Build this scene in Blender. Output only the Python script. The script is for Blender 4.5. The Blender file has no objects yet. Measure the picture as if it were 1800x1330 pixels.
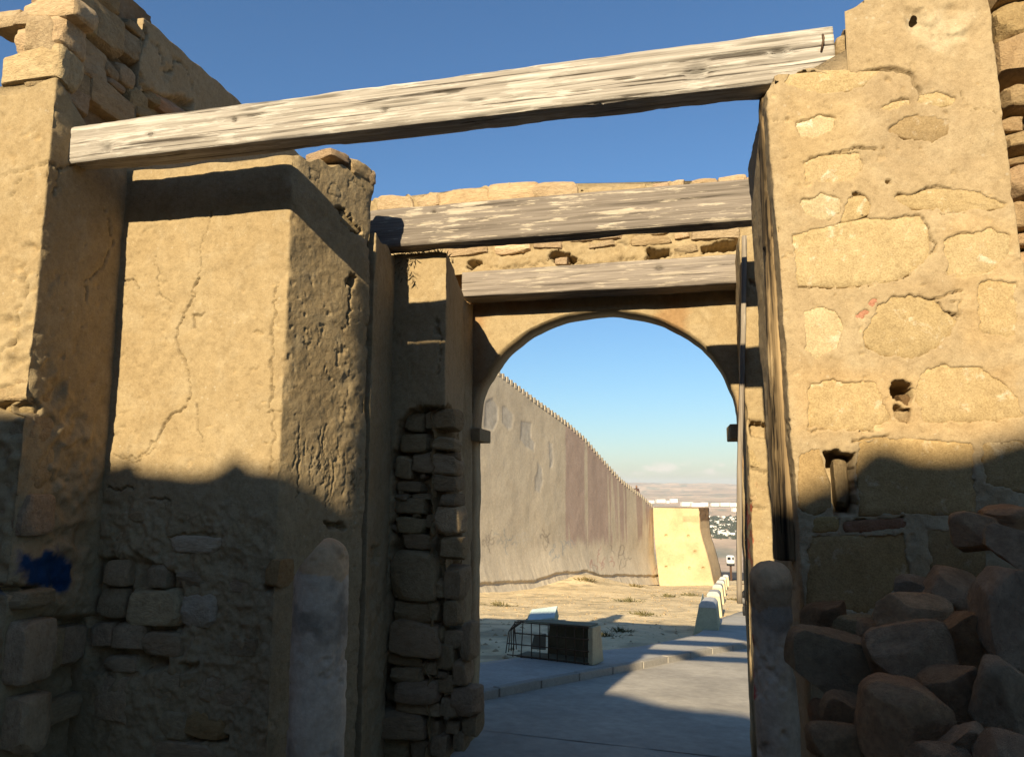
import bpy, math, random
import numpy as np
from mathutils import Vector, Matrix, Euler
from mathutils.geometry import tessellate_polygon
random.seed(7)
R = math.radians
scn = bpy.context.scene
col = scn.collection
# ------------------------------------------------------------------ camera, sky, sun, exposure
F, CX, CY = 1280.0, 900.0, 665.0            # photograph pixels (1800 x 1330)
YAW, PITCH, EYE = R(12.5), R(8.22), 1.97    # passage runs along +Y; camera turned to the left of it
cam_d = bpy.data.cameras.new('camera')
cam_d.sensor_fit = 'HORIZONTAL'; cam_d.sensor_width = 36; cam_d.lens = 36 * F / 1800
cam_d.clip_start = 0.05; cam_d.clip_end = 60000
cam = bpy.data.objects.new('camera', cam_d); col.objects.link(cam)
cam.location = (0, 0, EYE); cam.rotation_euler = (R(90) + PITCH, 0, YAW)
scn.camera = cam
SUN_AZ, SUN_EL = 7.0, 25.9                  # light travels towards +Y, 7 degrees to +X
w = bpy.data.worlds.new('World'); scn.world = w; w.use_nodes = True
wn = w.node_tree.nodes; wl = w.node_tree.links
bg = wn['Background']; bg.inputs[1].default_value = 0.064
sky = wn.new('ShaderNodeTexSky'); sky.sky_type = 'NISHITA'; sky.sun_disc = False
sky.sun_elevation = R(SUN_EL); sky.sun_rotation = R(180 + SUN_AZ)
sky.altitude = 240; sky.air_density = 1.35; sky.dust_density = 0.5; sky.ozone_density = 9.0
wtc = wn.new('ShaderNodeTexCoord'); wsep = wn.new('ShaderNodeSeparateXYZ'); wl.new(wtc.outputs['Generated'], wsep.inputs[0])
wband = wn.new('ShaderNodeValToRGB'); wl.new(wsep.outputs[2], wband.inputs[0]); ce = wband.color_ramp.elements
ce[0].position = 0.010; ce[0].color = (0, 0, 0, 1); ce[1].position = 0.017; ce[1].color = (1, 1, 1, 1); x_ = ce.new(0.024); x_.color = (0.7, 0.7, 0.7, 1); x_ = ce.new(0.034); x_.color = (0, 0, 0, 1)
wmap = wn.new('ShaderNodeMapping'); wmap.inputs['Scale'].default_value = (34, 34, 70); wl.new(wtc.outputs['Generated'], wmap.inputs[0])
wno = wn.new('ShaderNodeTexNoise'); wno.inputs['Scale'].default_value = 1.0; wno.inputs['Detail'].default_value = 4; wl.new(wmap.outputs[0], wno.inputs['Vector'])
wr = wn.new('ShaderNodeValToRGB'); wl.new(wno.outputs[0], wr.inputs[0]); wr.color_ramp.elements[0].position = 0.48; wr.color_ramp.elements[1].position = 0.66
wm = wn.new('ShaderNodeMath'); wm.operation = 'MULTIPLY'; wl.new(wband.outputs[0], wm.inputs[0]); wl.new(wr.outputs[0], wm.inputs[1])
wm2 = wn.new('ShaderNodeMath'); wm2.operation = 'MULTIPLY'; wl.new(wm.outputs[0], wm2.inputs[0]); wm2.inputs[1].default_value = 0.5
wx = wn.new('ShaderNodeMix'); wx.data_type = 'RGBA'; wl.new(wm2.outputs[0], wx.inputs[0]); wl.new(sky.outputs[0], wx.inputs[6]); wx.inputs[7].default_value = (7.6, 6.8, 6.9, 1)
wt = wn.new('ShaderNodeMix'); wt.data_type = 'RGBA'; wt.blend_type = 'MULTIPLY'; wt.inputs[0].default_value = 1.0; wl.new(wx.outputs[2], wt.inputs[6]); wt.inputs[7].default_value = (1.13, 1.055, 0.975, 1)
wl.new(wt.outputs[2], bg.inputs[0])
sun_d = bpy.data.lights.new('sun', 'SUN'); sun_d.energy = 5.0; sun_d.angle = R(0.55); sun_d.color = (1.0, 0.85, 0.60)
sun = bpy.data.objects.new('sun', sun_d); col.objects.link(sun)
ldir = Vector((math.sin(R(SUN_AZ)) * math.cos(R(SUN_EL)), math.cos(R(SUN_AZ)) * math.cos(R(SUN_EL)), -math.sin(R(SUN_EL))))
sun.rotation_euler = ldir.to_track_quat('-Z', 'Y').to_euler()
sun.location = (-8, -30, 25)
vs = scn.view_settings
vs.view_transform = 'Standard'; vs.look = 'None'; vs.gamma = 1; vs.exposure = 1.08; vs.use_curve_mapping = False
scn.cycles.max_bounces = 8; scn.cycles.diffuse_bounces = 5; scn.cycles.volume_bounces = 0
scn.cycles.use_denoising = True

# ------------------------------------------------------------------ pixel -> place
Fv = np.array([-math.sin(YAW) * math.cos(PITCH), math.cos(YAW) * math.cos(PITCH), math.sin(PITCH)])
Rv = np.array([math.cos(YAW), math.sin(YAW), 0.0])
Uv = np.cross(Rv, Fv)
C0 = np.array([0, 0, EYE])
def ray(px, py): return Fv + (px - CX) / F * Rv + (CY - py) / F * Uv
def onP(px, py, p0, n):
    d = ray(px, py); n = np.asarray(n, float)
    return C0 + d * (np.dot(np.asarray(p0, float) - C0, n) / np.dot(d, n))
def onY(px, py, Y): return onP(px, py, (0, Y, 0), (0, 1, 0))
def onX(px, py, X): return onP(px, py, (X, 0, 0), (1, 0, 0))
def onG(px, py, dz=0.0): return onP(px, py, (0, 0, dz), (0, 0.1, 1))    # the ground falls 1 in 10 away from the gate
def proj(P):
    v = np.asarray(P, float) - C0
    dd = v @ Fv
    dd = np.where(dd < 0.05, 0.05, dd)
    return np.stack([CX + F * (v @ Rv) / dd, CY - F * (v @ Uv) / dd], -1)
def gz(y): return -0.1 * y if y > 0 else -0.02 * y

# ------------------------------------------------------------------ noise
def _h(x, y, z, s):
    n = (x.astype(np.uint32) * np.uint32(374761393) + y.astype(np.uint32) * np.uint32(668265263)
         + z.astype(np.uint32) * np.uint32(2147483647) + np.uint32(s * 9973 + 17))
    n = (n ^ (n >> np.uint32(13))) * np.uint32(1274126177)
    n = (n ^ (n >> np.uint32(16))) * np.uint32(2246822519)
    return ((n ^ (n >> np.uint32(15))) & np.uint32(0xffffff)).astype(np.float64) / 0xffffff
def vnoise(P, s=0):
    P = np.asarray(P, float); i = np.floor(P).astype(np.int64); f = P - i; f = f * f * f * (f * (f * 6 - 15) + 10)
    i = (i + 100000).astype(np.int64); x, y, z = i[..., 0], i[..., 1], i[..., 2]; fx, fy, fz = f[..., 0], f[..., 1], f[..., 2]
    def L(a, b, t): return a + (b - a) * t
    return L(L(L(_h(x, y, z, s), _h(x+1, y, z, s), fx), L(_h(x, y+1, z, s), _h(x+1, y+1, z, s), fx), fy),
             L(L(_h(x, y, z+1, s), _h(x+1, y, z+1, s), fx), L(_h(x, y+1, z+1, s), _h(x+1, y+1, z+1, s), fx), fy), fz) * 2 - 1
def fbm(P, freq=1.0, oct=4, s=0, gain=0.5):
    P = np.asarray(P, float) * freq; a = 1.0; t = 0; tot = 0
    for k in range(oct):
        t = t + a * vnoise(P * (2.03 ** k) + 13.7 * k, s + k); tot += a; a *= gain
    return t / tot
def smooth(a, b, x): t = np.clip((x - a) / (b - a), 0, 1); return t * t * (3 - 2 * t)
def seg_dist(Q, A, B):
    A = np.asarray(A, float); B = np.asarray(B, float); ab = B - A
    t = np.clip(((Q - A) @ ab) / max(ab @ ab, 1e-9), 0, 1)
    return np.linalg.norm(Q - (A + t[:, None] * ab), axis=1)
def poly_sd(Q, poly):                       # signed distance, negative inside
    n = len(poly); d = np.full(len(Q), 1e9); ins = np.zeros(len(Q), bool)
    for k in range(n):
        a = poly[k]; b = poly[(k + 1) % n]
        d = np.minimum(d, seg_dist(Q, a, b))
        c = ((a[1] > Q[:, 1]) != (b[1] > Q[:, 1]))
        xi = (b[0] - a[0]) * (Q[:, 1] - a[1]) / ((b[1] - a[1]) if b[1] != a[1] else 1e-9) + a[0]
        ins ^= c & (Q[:, 0] < xi)
    return np.where(ins, -d, d)

# ------------------------------------------------------------------ materials
class NT:
    def __init__(s, name):
        s.m = bpy.data.materials.new(name); s.m.use_nodes = True
        s.t = s.m.node_tree; s.n = s.t.nodes; s.l = s.t.links
        s.b = s.n['Principled BSDF']; s.b.inputs['Specular IOR Level'].default_value = 0.15; s.b.inputs['Roughness'].default_value = 0.95
    def nd(s, t, **k):
        x = s.n.new(t)
        for a, v in k.items(): setattr(x, a, v)
        return x
    def link(s, a, b): s.l.new(a, b)
    def coord(s, scale=(1, 1, 1), src='Object'):
        c = s.nd('ShaderNodeTexCoord'); m = s.nd('ShaderNodeMapping'); m.inputs['Scale'].default_value = scale
        s.link(c.outputs[src], m.inputs[0]); return m.outputs[0]
    def noise(s, v, scale, detail=5, rough=0.55, dist=0.0):
        x = s.nd('ShaderNodeTexNoise'); x.inputs['Scale'].default_value = scale; x.inputs['Detail'].default_value = detail
        x.inputs['Roughness'].default_value = rough; x.inputs['Distortion'].default_value = dist
        s.link(v, x.inputs['Vector']); return x.outputs[0]
    def ramp(s, f, stops):
        r = s.nd('ShaderNodeValToRGB'); e = r.color_ramp.elements
        while len(e) < len(stops): e.new(0.5)
        for k, (p, c) in enumerate(stops):
            e[k].position = p; e[k].color = (*c, 1) if len(c) == 3 else c
        s.link(f, r.inputs[0]); return r.outputs[0]
    def mix(s, f, a, b, mode='MIX'):
        x = s.nd('ShaderNodeMix', data_type='RGBA', blend_type=mode)
        for sock, v in ((0, f), (6, a), (7, b)):
            if hasattr(v, 'links'): s.link(v, x.inputs[sock])
            elif sock == 0: x.inputs[0].default_value = v
            else: x.inputs[sock].default_value = (*v, 1)
        return x.outputs[2]
    def math(s, op, a, b=0.0):
        x = s.nd('ShaderNodeMath', operation=op)
        for k, v in ((0, a), (1, b)):
            if hasattr(v, 'links'): s.link(v, x.inputs[k])
            else: x.inputs[k].default_value = v
        return x.outputs[0]
    def bump(s, h, strength, dist, prev=None):
        x = s.nd('ShaderNodeBump'); x.inputs['Strength'].default_value = strength; x.inputs['Distance'].default_value = dist
        s.link(h, x.inputs['Height'])
        if prev is not None: s.link(prev, x.inputs['Normal'])
        return x.outputs[0]
    def done(s, c, n=None, k=0.74):
        c = s.mix(1.0, c, (k, k, k), 'MULTIPLY')        # one even factor lowers every base colour, to balance the exposure
        s.link(c, s.b.inputs['Base Color'])
        if n is not None: s.link(n, s.b.inputs['Normal'])
        return s.m
    def attr(s, name, out='Color'): x = s.nd('ShaderNodeAttribute', attribute_name=name); return x.outputs[out]
    def objcol(s): return s.nd('ShaderNodeObjectInfo').outputs['Color']
    def objrnd(s): return s.nd('ShaderNodeObjectInfo').outputs['Random']
G1 = (0, 0, 0); W1 = (1, 1, 1)
def mat_plaster(name, c1, c2, c3, bumpk=1.0):
    t = NT(name); v = t.coord()
    n1 = t.noise(v, 1.7, 7, 0.62); n2 = t.noise(v, 11, 6, 0.65); n3 = t.noise(v, 70, 4, 0.6); n4 = t.noise(v, 4.5, 5, 0.6, 0.6)
    c = t.mix(t.ramp(n1, [(0.38, G1), (0.62, W1)]), c1, c2)
    c = t.mix(t.math('MULTIPLY', t.ramp(n4, [(0.50, G1), (0.64, W1)]), 0.6), c, c3)
    c = t.mix(0.55, c, t.ramp(n2, [(0.3, (0.80, 0.78, 0.76)), (0.7, (1.14, 1.14, 1.14))]), 'MULTIPLY')
    c = t.mix(t.ramp(n3, [(0.66, G1), (0.74, W1)]), c, t.mix(0.5, c, (0.62, 0.55, 0.42)))
    c = t.mix(t.ramp(n3, [(0.26, W1), (0.33, G1)]), c, t.mix(0.45, c, (0.05, 0.035, 0.02)))
    n5 = t.noise(v, 26, 8, 0.75); n6 = t.noise(v, 150, 3, 0.7)
    c = t.mix(0.75, c, t.ramp(n5, [(0.32, (0.74, 0.71, 0.68)), (0.5, (1, 1, 1)), (0.7, (1.17, 1.17, 1.18))]), 'MULTIPLY')
    c = t.mix(0.6, c, t.ramp(n6, [(0.3, (0.78, 0.76, 0.74)), (0.7, (1.18, 1.18, 1.18))]), 'MULTIPLY')
    vo = t.nd('ShaderNodeTexVoronoi'); vo.inputs['Scale'].default_value = 17; t.link(v, vo.inputs['Vector']); sp = t.math('MULTIPLY', t.ramp(vo.outputs['Distance'], [(0.10, W1), (0.17, G1)]), t.ramp(t.noise(v, 3.3, 3), [(0.52, G1), (0.60, W1)]))
    c = t.mix(t.math('MULTIPLY', sp, 0.25), c, (0.62, 0.56, 0.44))
    c = t.mix(1.0, c, t.attr('tint'), 'MULTIPLY')
    b = t.bump(n5, 0.5 * bumpk, 0.006); b = t.bump(n2, 0.35 * bumpk, 0.010, b); b = t.bump(n3, 0.5 * bumpk, 0.006, b); b = t.bump(t.noise(v, 190, 3), 0.35 * bumpk, 0.003, b)
    return t.done(c, b)
M = {}
M['plaster'] = mat_plaster('plaster_tan', (0.405, 0.308, 0.170), (0.375, 0.278, 0.148), (0.435, 0.342, 0.202))
M['plaster_grey'] = mat_plaster('plaster_greyish', (0.425, 0.325, 0.19), (0.395, 0.295, 0.166), (0.455, 0.36, 0.22))
M['mortar'] = mat_plaster('mortar_earth', (0.30, 0.205, 0.115), (0.25, 0.165, 0.09), (0.34, 0.245, 0.15), 1.6)
def mat_stone(name, c1, c2, sc=1.0, bk=1.0):
    t = NT(name); v = t.coord(); rnd = t.objrnd()
    add = t.nd('ShaderNodeVectorMath', operation='ADD'); t.link(v, add.inputs[0])
    comb = t.nd('ShaderNodeCombineXYZ'); t.link(t.math('MULTIPLY', rnd, 37.0), comb.inputs[0]); t.link(t.math('MULTIPLY', rnd, 91.0), comb.inputs[1]); t.link(comb.outputs[0], add.inputs[1])
    v = add.outputs[0]
    n1 = t.noise(v, 0.9 * sc, 8, 0.65); n2 = t.noise(v, 4 * sc, 7, 0.7, 0.3); n3 = t.noise(v, 16 * sc, 4, 0.65)
    c = t.mix(t.ramp(n1, [(0.36, G1), (0.64, W1)]), c1, c2)
    c = t.mix(0.7, c, t.ramp(n2, [(0.3, (0.62, 0.58, 0.55)), (0.55, (1, 1, 1)), (0.75, (1.3, 1.27, 1.2))]), 'MULTIPLY')
    c = t.mix(t.ramp(n3, [(0.28, W1), (0.36, G1)]), c, t.mix(0.6, c, (0.04, 0.03, 0.02)))
    c = t.mix(1.0, c, t.objcol(), 'MULTIPLY')
    b = t.bump(n1, 0.4 * bk, 0.05); b = t.bump(n2, 0.7 * bk, 0.03, b); b = t.bump(n3, 0.6 * bk, 0.012, b)
    return t.done(c, b)
M['stone'] = mat_stone('limestone', (0.52, 0.385, 0.22), (0.44, 0.31, 0.165))
M['rock'] = mat_stone('rubble_rock', (0.74, 0.55, 0.36), (0.54, 0.385, 0.245), 1.5, 1.9)
def mat_slab():
    t = NT('ashlar_stone'); v = t.coord()
    n1 = t.noise(v, 5, 7, 0.65); n2 = t.noise(v, 30, 6, 0.7); n3 = t.noise(v, 9, 6, 0.7, 0.4)
    c = t.mix(t.ramp(n1, [(0.35, G1), (0.65, W1)]), (0.47, 0.365, 0.205), (0.43, 0.325, 0.172))
    c = t.mix(t.ramp(n3, [(0.57, G1), (0.66, W1)]), c, (0.58, 0.50, 0.36))
    c = t.mix(0.7, c, t.ramp(n2, [(0.3, (0.76, 0.72, 0.66)), (0.7, (1.18, 1.16, 1.1))]), 'MULTIPLY')
    c = t.mix(1.0, c, t.objcol(), 'MULTIPLY')
    gr_ = t.noise(v, 120, 4, 0.75); c = t.mix(0.7, c, t.ramp(gr_, [(0.32, (0.70, 0.66, 0.6)), (0.52, (1, 1, 1)), (0.7, (1.2, 1.2, 1.2))]), 'MULTIPLY')
    b = t.bump(n1, 0.4, 0.012); b = t.bump(n2, 0.7, 0.008, b); b = t.bump(t.noise(v, 110, 4, 0.7), 0.5, 0.004, b)
    return t.done(c, b)
M['slab'] = mat_slab()
def mat_wood(name, light, dark, pale, flake=0.55, axis=0, gaps=0.5, thr=0.345):
    t = NT(name)
    s1 = [34, 34, 34]; s1[axis] = 0.55; s2 = [26, 26, 26]; s2[axis] = 2.4; s3 = [110, 110, 110]; s3[axis] = 2.2
    v1 = t.coord(s1); v2 = t.coord(s2); v3 = t.coord(s3)
    g = t.noise(v1, 1, 6, 0.6, 0.25); fl = t.noise(v2, 1, 6, 0.7, 0.1); fi = t.noise(v3, 1, 4, 0.6)
    big = t.noise(t.coord(), 1.6, 4)
    c = t.mix(t.ramp(g, [(0.34, G1), (0.62, W1)]), dark, light)
    fs = t.math('ADD', fl, t.math('MULTIPLY', t.math('SUBTRACT', big, 0.5), 0.5))
    c = t.mix(t.ramp(fs, [(flake, G1), (flake + 0.05, W1)]), c, pale)
    c = t.mix(0.7, c, t.ramp(fi, [(0.3, (0.52, 0.49, 0.46)), (0.62, (1.12, 1.12, 1.12))]), 'MULTIPLY')
    cr = t.ramp(g, [(thr, W1), (thr + 0.055, G1)])
    c = t.mix(t.math('MULTIPLY', cr, gaps), c, (0.035, 0.026, 0.018))
    c = t.mix(1.0, c, t.attr('tint'), 'MULTIPLY')
    b = t.bump(g, 0.6, 0.008); b = t.bump(fi, 0.5, 0.003, b); b = t.bump(t.ramp(fs, [(flake, G1), (flake + 0.05, W1)]), 0.3, 0.003, b)
    return t.done(c, b)
M['wood_pale'] = mat_wood('weathered_wood_pale', (0.47, 0.425, 0.36), (0.34, 0.30, 0.25), (0.58, 0.535, 0.46), 0.52, gaps=0.85, thr=0.375)
M['wood_flake'] = mat_wood('weathered_wood_flaking', (0.29, 0.245, 0.20), (0.19, 0.16, 0.13), (0.54, 0.465, 0.355), 0.545, gaps=0.6)
M['wood_grey'] = mat_wood('weathered_wood_grey', (0.36, 0.305, 0.245), (0.24, 0.20, 0.165), (0.47, 0.40, 0.31), 0.55, gaps=0.6)
M['wood_post'] = mat_wood('split_wood_post', (0.34, 0.24, 0.125), (0.09, 0.06, 0.032), (0.42, 0.31, 0.17), 0.60, axis=2, gaps=1.0, thr=0.42)
M['wood_grey_v'] = mat_wood('weathered_wood_board', (0.36, 0.305, 0.235), (0.25, 0.205, 0.16), (0.45, 0.38, 0.29), 0.6, axis=2, gaps=0.6)
M['wood_dark'] = mat_wood('sooty_wood', (0.09, 0.06, 0.04), (0.05, 0.035, 0.025), (0.11, 0.08, 0.05), 0.6)
def mat_simple(name, c1, c2, sc, bd=0.01, bs=0.5, rough=0.95, objtint=False, tint=False):
    t = NT(name); v = t.coord(); t.b.inputs['Roughness'].default_value = rough
    n1 = t.noise(v, sc, 7, 0.65); n2 = t.noise(v, sc * 9, 5, 0.65)
    c = t.mix(t.ramp(n1, [(0.35, G1), (0.65, W1)]), c1, c2)
    c = t.mix(0.5, c, t.ramp(n2, [(0.3, (0.72, 0.72, 0.72)), (0.7, (1.2, 1.2, 1.2))]), 'MULTIPLY')
    if objtint: c = t.mix(1.0, c, t.objcol(), 'MULTIPLY')
    if tint: c = t.mix(1.0, c, t.attr('tint'), 'MULTIPLY')
    b = t.bump(n2, bs, bd); b = t.bump(n1, bs * 0.6, bd * 4, b)
    return t.done(c, b)
M['guard'] = mat_simple('worn_guard_stone', (0.66, 0.53, 0.38), (0.50, 0.39, 0.27), 4.5, 0.006, 0.6, tint=True)
M['road'] = mat_simple('worn_concrete_road', (0.60, 0.535, 0.43), (0.42, 0.375, 0.305), 0.8, 0.008, 0.6)
M['pave'] = mat_simple('concrete_pavement', (0.56, 0.52, 0.445), (0.45, 0.42, 0.36), 1.6, 0.004, 0.4)
M['kerb'] = mat_simple('concrete_kerb', (0.46, 0.41, 0.33), (0.36, 0.32, 0.26), 2.5, 0.006, 0.5)
M['dirt'] = mat_simple('dry_dirt', (0.92, 0.72, 0.43), (0.78, 0.60, 0.34), 0.55, 0.05, 0.9, tint=True)
M['asphalt'] = mat_simple('asphalt', (0.10, 0.092, 0.085), (0.075, 0.07, 0.066), 0.4, 0.01, 0.4)
M['terrain'] = mat_simple('dry_terrain', (0.74, 0.54, 0.37), (0.50, 0.37, 0.255), 0.004, 3.0, 0.4, tint=True)
M['fort'] = mat_simple('fortress_render', (1, 1, 1), (0.90, 0.885, 0.87), 0.8, 0.012, 0.4, tint=True)
M['barrier'] = mat_simple('barrier_concrete', (0.66, 0.60, 0.40), (0.54, 0.48, 0.33), 3, 0.006, 0.4, objtint=True)
M['bartop'] = mat_simple('barrier_top_paint', (0.72, 0.70, 0.64), (0.56, 0.55, 0.52), 4, 0.005, 0.3, objtint=True)
M['metal'] = mat_simple('rusty_bar', (0.16, 0.10, 0.06), (0.09, 0.055, 0.035), 20, 0.002, 0.5, 0.8)
M['house'] = mat_simple('white_town_wall', (1.0, 0.96, 0.9), (0.92, 0.88, 0.8), 0.02, 0.1, 0.1, objtint=True)
M['paint_white'] = mat_simple('white_paint', (0.80, 0.79, 0.76), (0.74, 0.73, 0.70), 3, 0.002, 0.1, 0.5)
M['glass_dark'] = mat_simple('dark_glass', (0.03, 0.035, 0.04), (0.02, 0.022, 0.026), 3, 0.001, 0.05, 0.15)
M['brown_paint'] = mat_simple('brown_paint', (0.10, 0.05, 0.03), (0.075, 0.04, 0.025), 8, 0.002, 0.2, 0.6)
M['black'] = mat_simple('black_rubber', (0.03, 0.03, 0.03), (0.02, 0.02, 0.02), 8, 0.002, 0.2, 0.7)
M['paint_blue'] = mat_simple('blue_spray_paint', (0.012, 0.06, 0.17), (0.008, 0.04, 0.12), 14, 0.004, 0.5, 0.6)
M['paint_red'] = mat_simple('red_spray_paint', (0.40, 0.06, 0.04), (0.30, 0.05, 0.035), 14, 0.002, 0.3, 0.6)
M['scrub'] = mat_simple('dry_scrub_leaf', (0.20, 0.17, 0.085), (0.12, 0.115, 0.055), 6, 0.002, 0.2, objtint=True)
M['grass_dry'] = mat_simple('dry_grass', (0.20, 0.15, 0.08), (0.12, 0.085, 0.045), 10, 0.002, 0.2)
M['tree_far'] = mat_simple('far_tree', (0.06, 0.07, 0.035), (0.04, 0.05, 0.025), 0.05, 0.5, 0.3)
M['skin'] = mat_simple('skin', (0.30, 0.17, 0.11), (0.26, 0.15, 0.10), 8, 0.001, 0.1, 0.6, tint=False)
M['cloth'] = mat_simple('brown_cloth', (0.12, 0.075, 0.06), (0.09, 0.055, 0.05), 12, 0.003, 0.3)
M['scooter'] = mat_simple('scooter_paint', (0.20, 0.19, 0.17), (0.16, 0.15, 0.14), 5, 0.001, 0.1, 0.4)

# ------------------------------------------------------------------ objects
def tag(o, label=None, cat=None, group=None, kind=None):
    if label: o['label'] = label
    if cat: o['category'] = cat
    if group: o['group'] = group
    if kind: o['kind'] = kind
    return o
def empty(name, loc):
    o = bpy.data.objects.new(name, None); o.location = loc; o.empty_display_size = 0.2
    col.objects.link(o); return o
def par(o, p):
    o.parent = p
    o.matrix_parent_inverse = Matrix.Translation(p.location).inverted() if p.type == 'EMPTY' else Matrix.Identity(4)
    return o
def mesh_obj(name, V, Fc, mat, parent=None, smooth_=True, tint=None):
    me = bpy.data.meshes.new(name)
    V = np.asarray(V, float)
    if isinstance(Fc, np.ndarray) and Fc.ndim == 2:
        n = len(Fc); k = Fc.shape[1]
        me.vertices.add(len(V)); me.vertices.foreach_set('co', V.ravel())
        me.loops.add(n * k); me.loops.foreach_set('vertex_index', Fc.ravel().astype(np.int32))
        me.polygons.add(n); me.polygons.foreach_set('loop_start', np.arange(0, n * k, k, dtype=np.int32))
        me.update(calc_edges=True)
    else:
        me.from_pydata(V.tolist(), [], [list(map(int, f)) for f in Fc])
    me.validate()
    me.polygons.foreach_set('use_smooth', np.full(len(me.polygons), smooth_))
    set_tint(me, tint)
    me.materials.append(M[mat] if isinstance(mat, str) else mat)
    o = bpy.data.objects.new(name, me); col.objects.link(o)
    if parent is not None: par(o, parent)
    return o
def set_tint(me, tint=None):
    a = me.attributes.new('tint', 'FLOAT_COLOR', 'POINT')
    n = len(me.vertices); c = np.ones((n, 4))
    if tint is not None: c[:, :3] = tint
    a.data.foreach_set('color', c.ravel())
def grid_faces(nu, nv, closed=False):       # index = v*nu + u ; u runs along the path
    u = np.arange(nu if closed else nu - 1); v = np.arange(nv - 1)
    U, Vv = np.meshgrid(u, v); U = U.ravel(); Vv = Vv.ravel(); U2 = (U + 1) % nu
    return np.stack([Vv * nu + U, Vv * nu + U2, (Vv + 1) * nu + U2, (Vv + 1) * nu + U], 1)
def box_vf(c, s, rot=None):
    c = np.asarray(c, float); s = np.asarray(s, float) / 2
    V = np.array([[x, y, z] for z in (-1, 1) for y in (-1, 1) for x in (-1, 1)], float) * s
    if rot is not None: V = V @ np.array(rot).T
    return V + c, [(0, 2, 3, 1), (4, 5, 7, 6), (0, 1, 5, 4), (2, 6, 7, 3), (0, 4, 6, 2), (1, 3, 7, 5)]
def merge(parts):
    V = []; Fc = []; n = 0
    for v, f in parts:
        V.append(np.asarray(v, float)); Fc += [tuple(int(i) + n for i in q) for q in f]; n += len(v)
    return np.concatenate(V), Fc
def tube_vf(pts, r, k=6):
    pts = [Vector(p) for p in pts]; V = []; Fc = []
    for i, p in enumerate(pts):
        t = (pts[min(i + 1, len(pts) - 1)] - pts[max(i - 1, 0)]).normalized()
        a = t.orthogonal().normalized(); b = t.cross(a)
        rr = r[i] if isinstance(r, (list, tuple)) else r
        for j in range(k):
            an = 2 * math.pi * j / k; V.append(tuple(p + (a * math.cos(an) + b * math.sin(an)) * rr))
    for i in range(len(pts) - 1):
        for j in range(k):
            Fc.append((i * k + j, i * k + (j + 1) % k, (i + 1) * k + (j + 1) % k, (i + 1) * k + j))
    Fc.append(tuple(range(k))[::-1]); Fc.append(tuple((len(pts) - 1) * k + j for j in range(k)))
    return V, Fc

def chips(ids, boxes, seed, tints=True):
    r = random.Random(seed); out = []
    for x0, y0, x1, y1, n, s0, s1, dp in boxes:
        for _ in range(n):
            cx_, cy_ = r.uniform(x0, x1), r.uniform(y0, y1); s_ = s0 + (s1 - s0) * r.random() ** 2.2; k = r.randint(5, 8); asp = r.uniform(0.45, 1.0)
            pl = [(cx_ + s_ * r.uniform(0.55, 1.1) * math.cos(6.283 * i / k), cy_ + asp * s_ * r.uniform(0.55, 1.1) * math.sin(6.283 * i / k)) for i in range(k)]
            v = r.choice((1.12, 0.9, 1.05, 0.95)); out.append((ids, 'poly', pl, dp * r.uniform(0.5, 1.2), 1.4, (v, v * 0.985, v * 0.96)))
    return out
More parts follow.
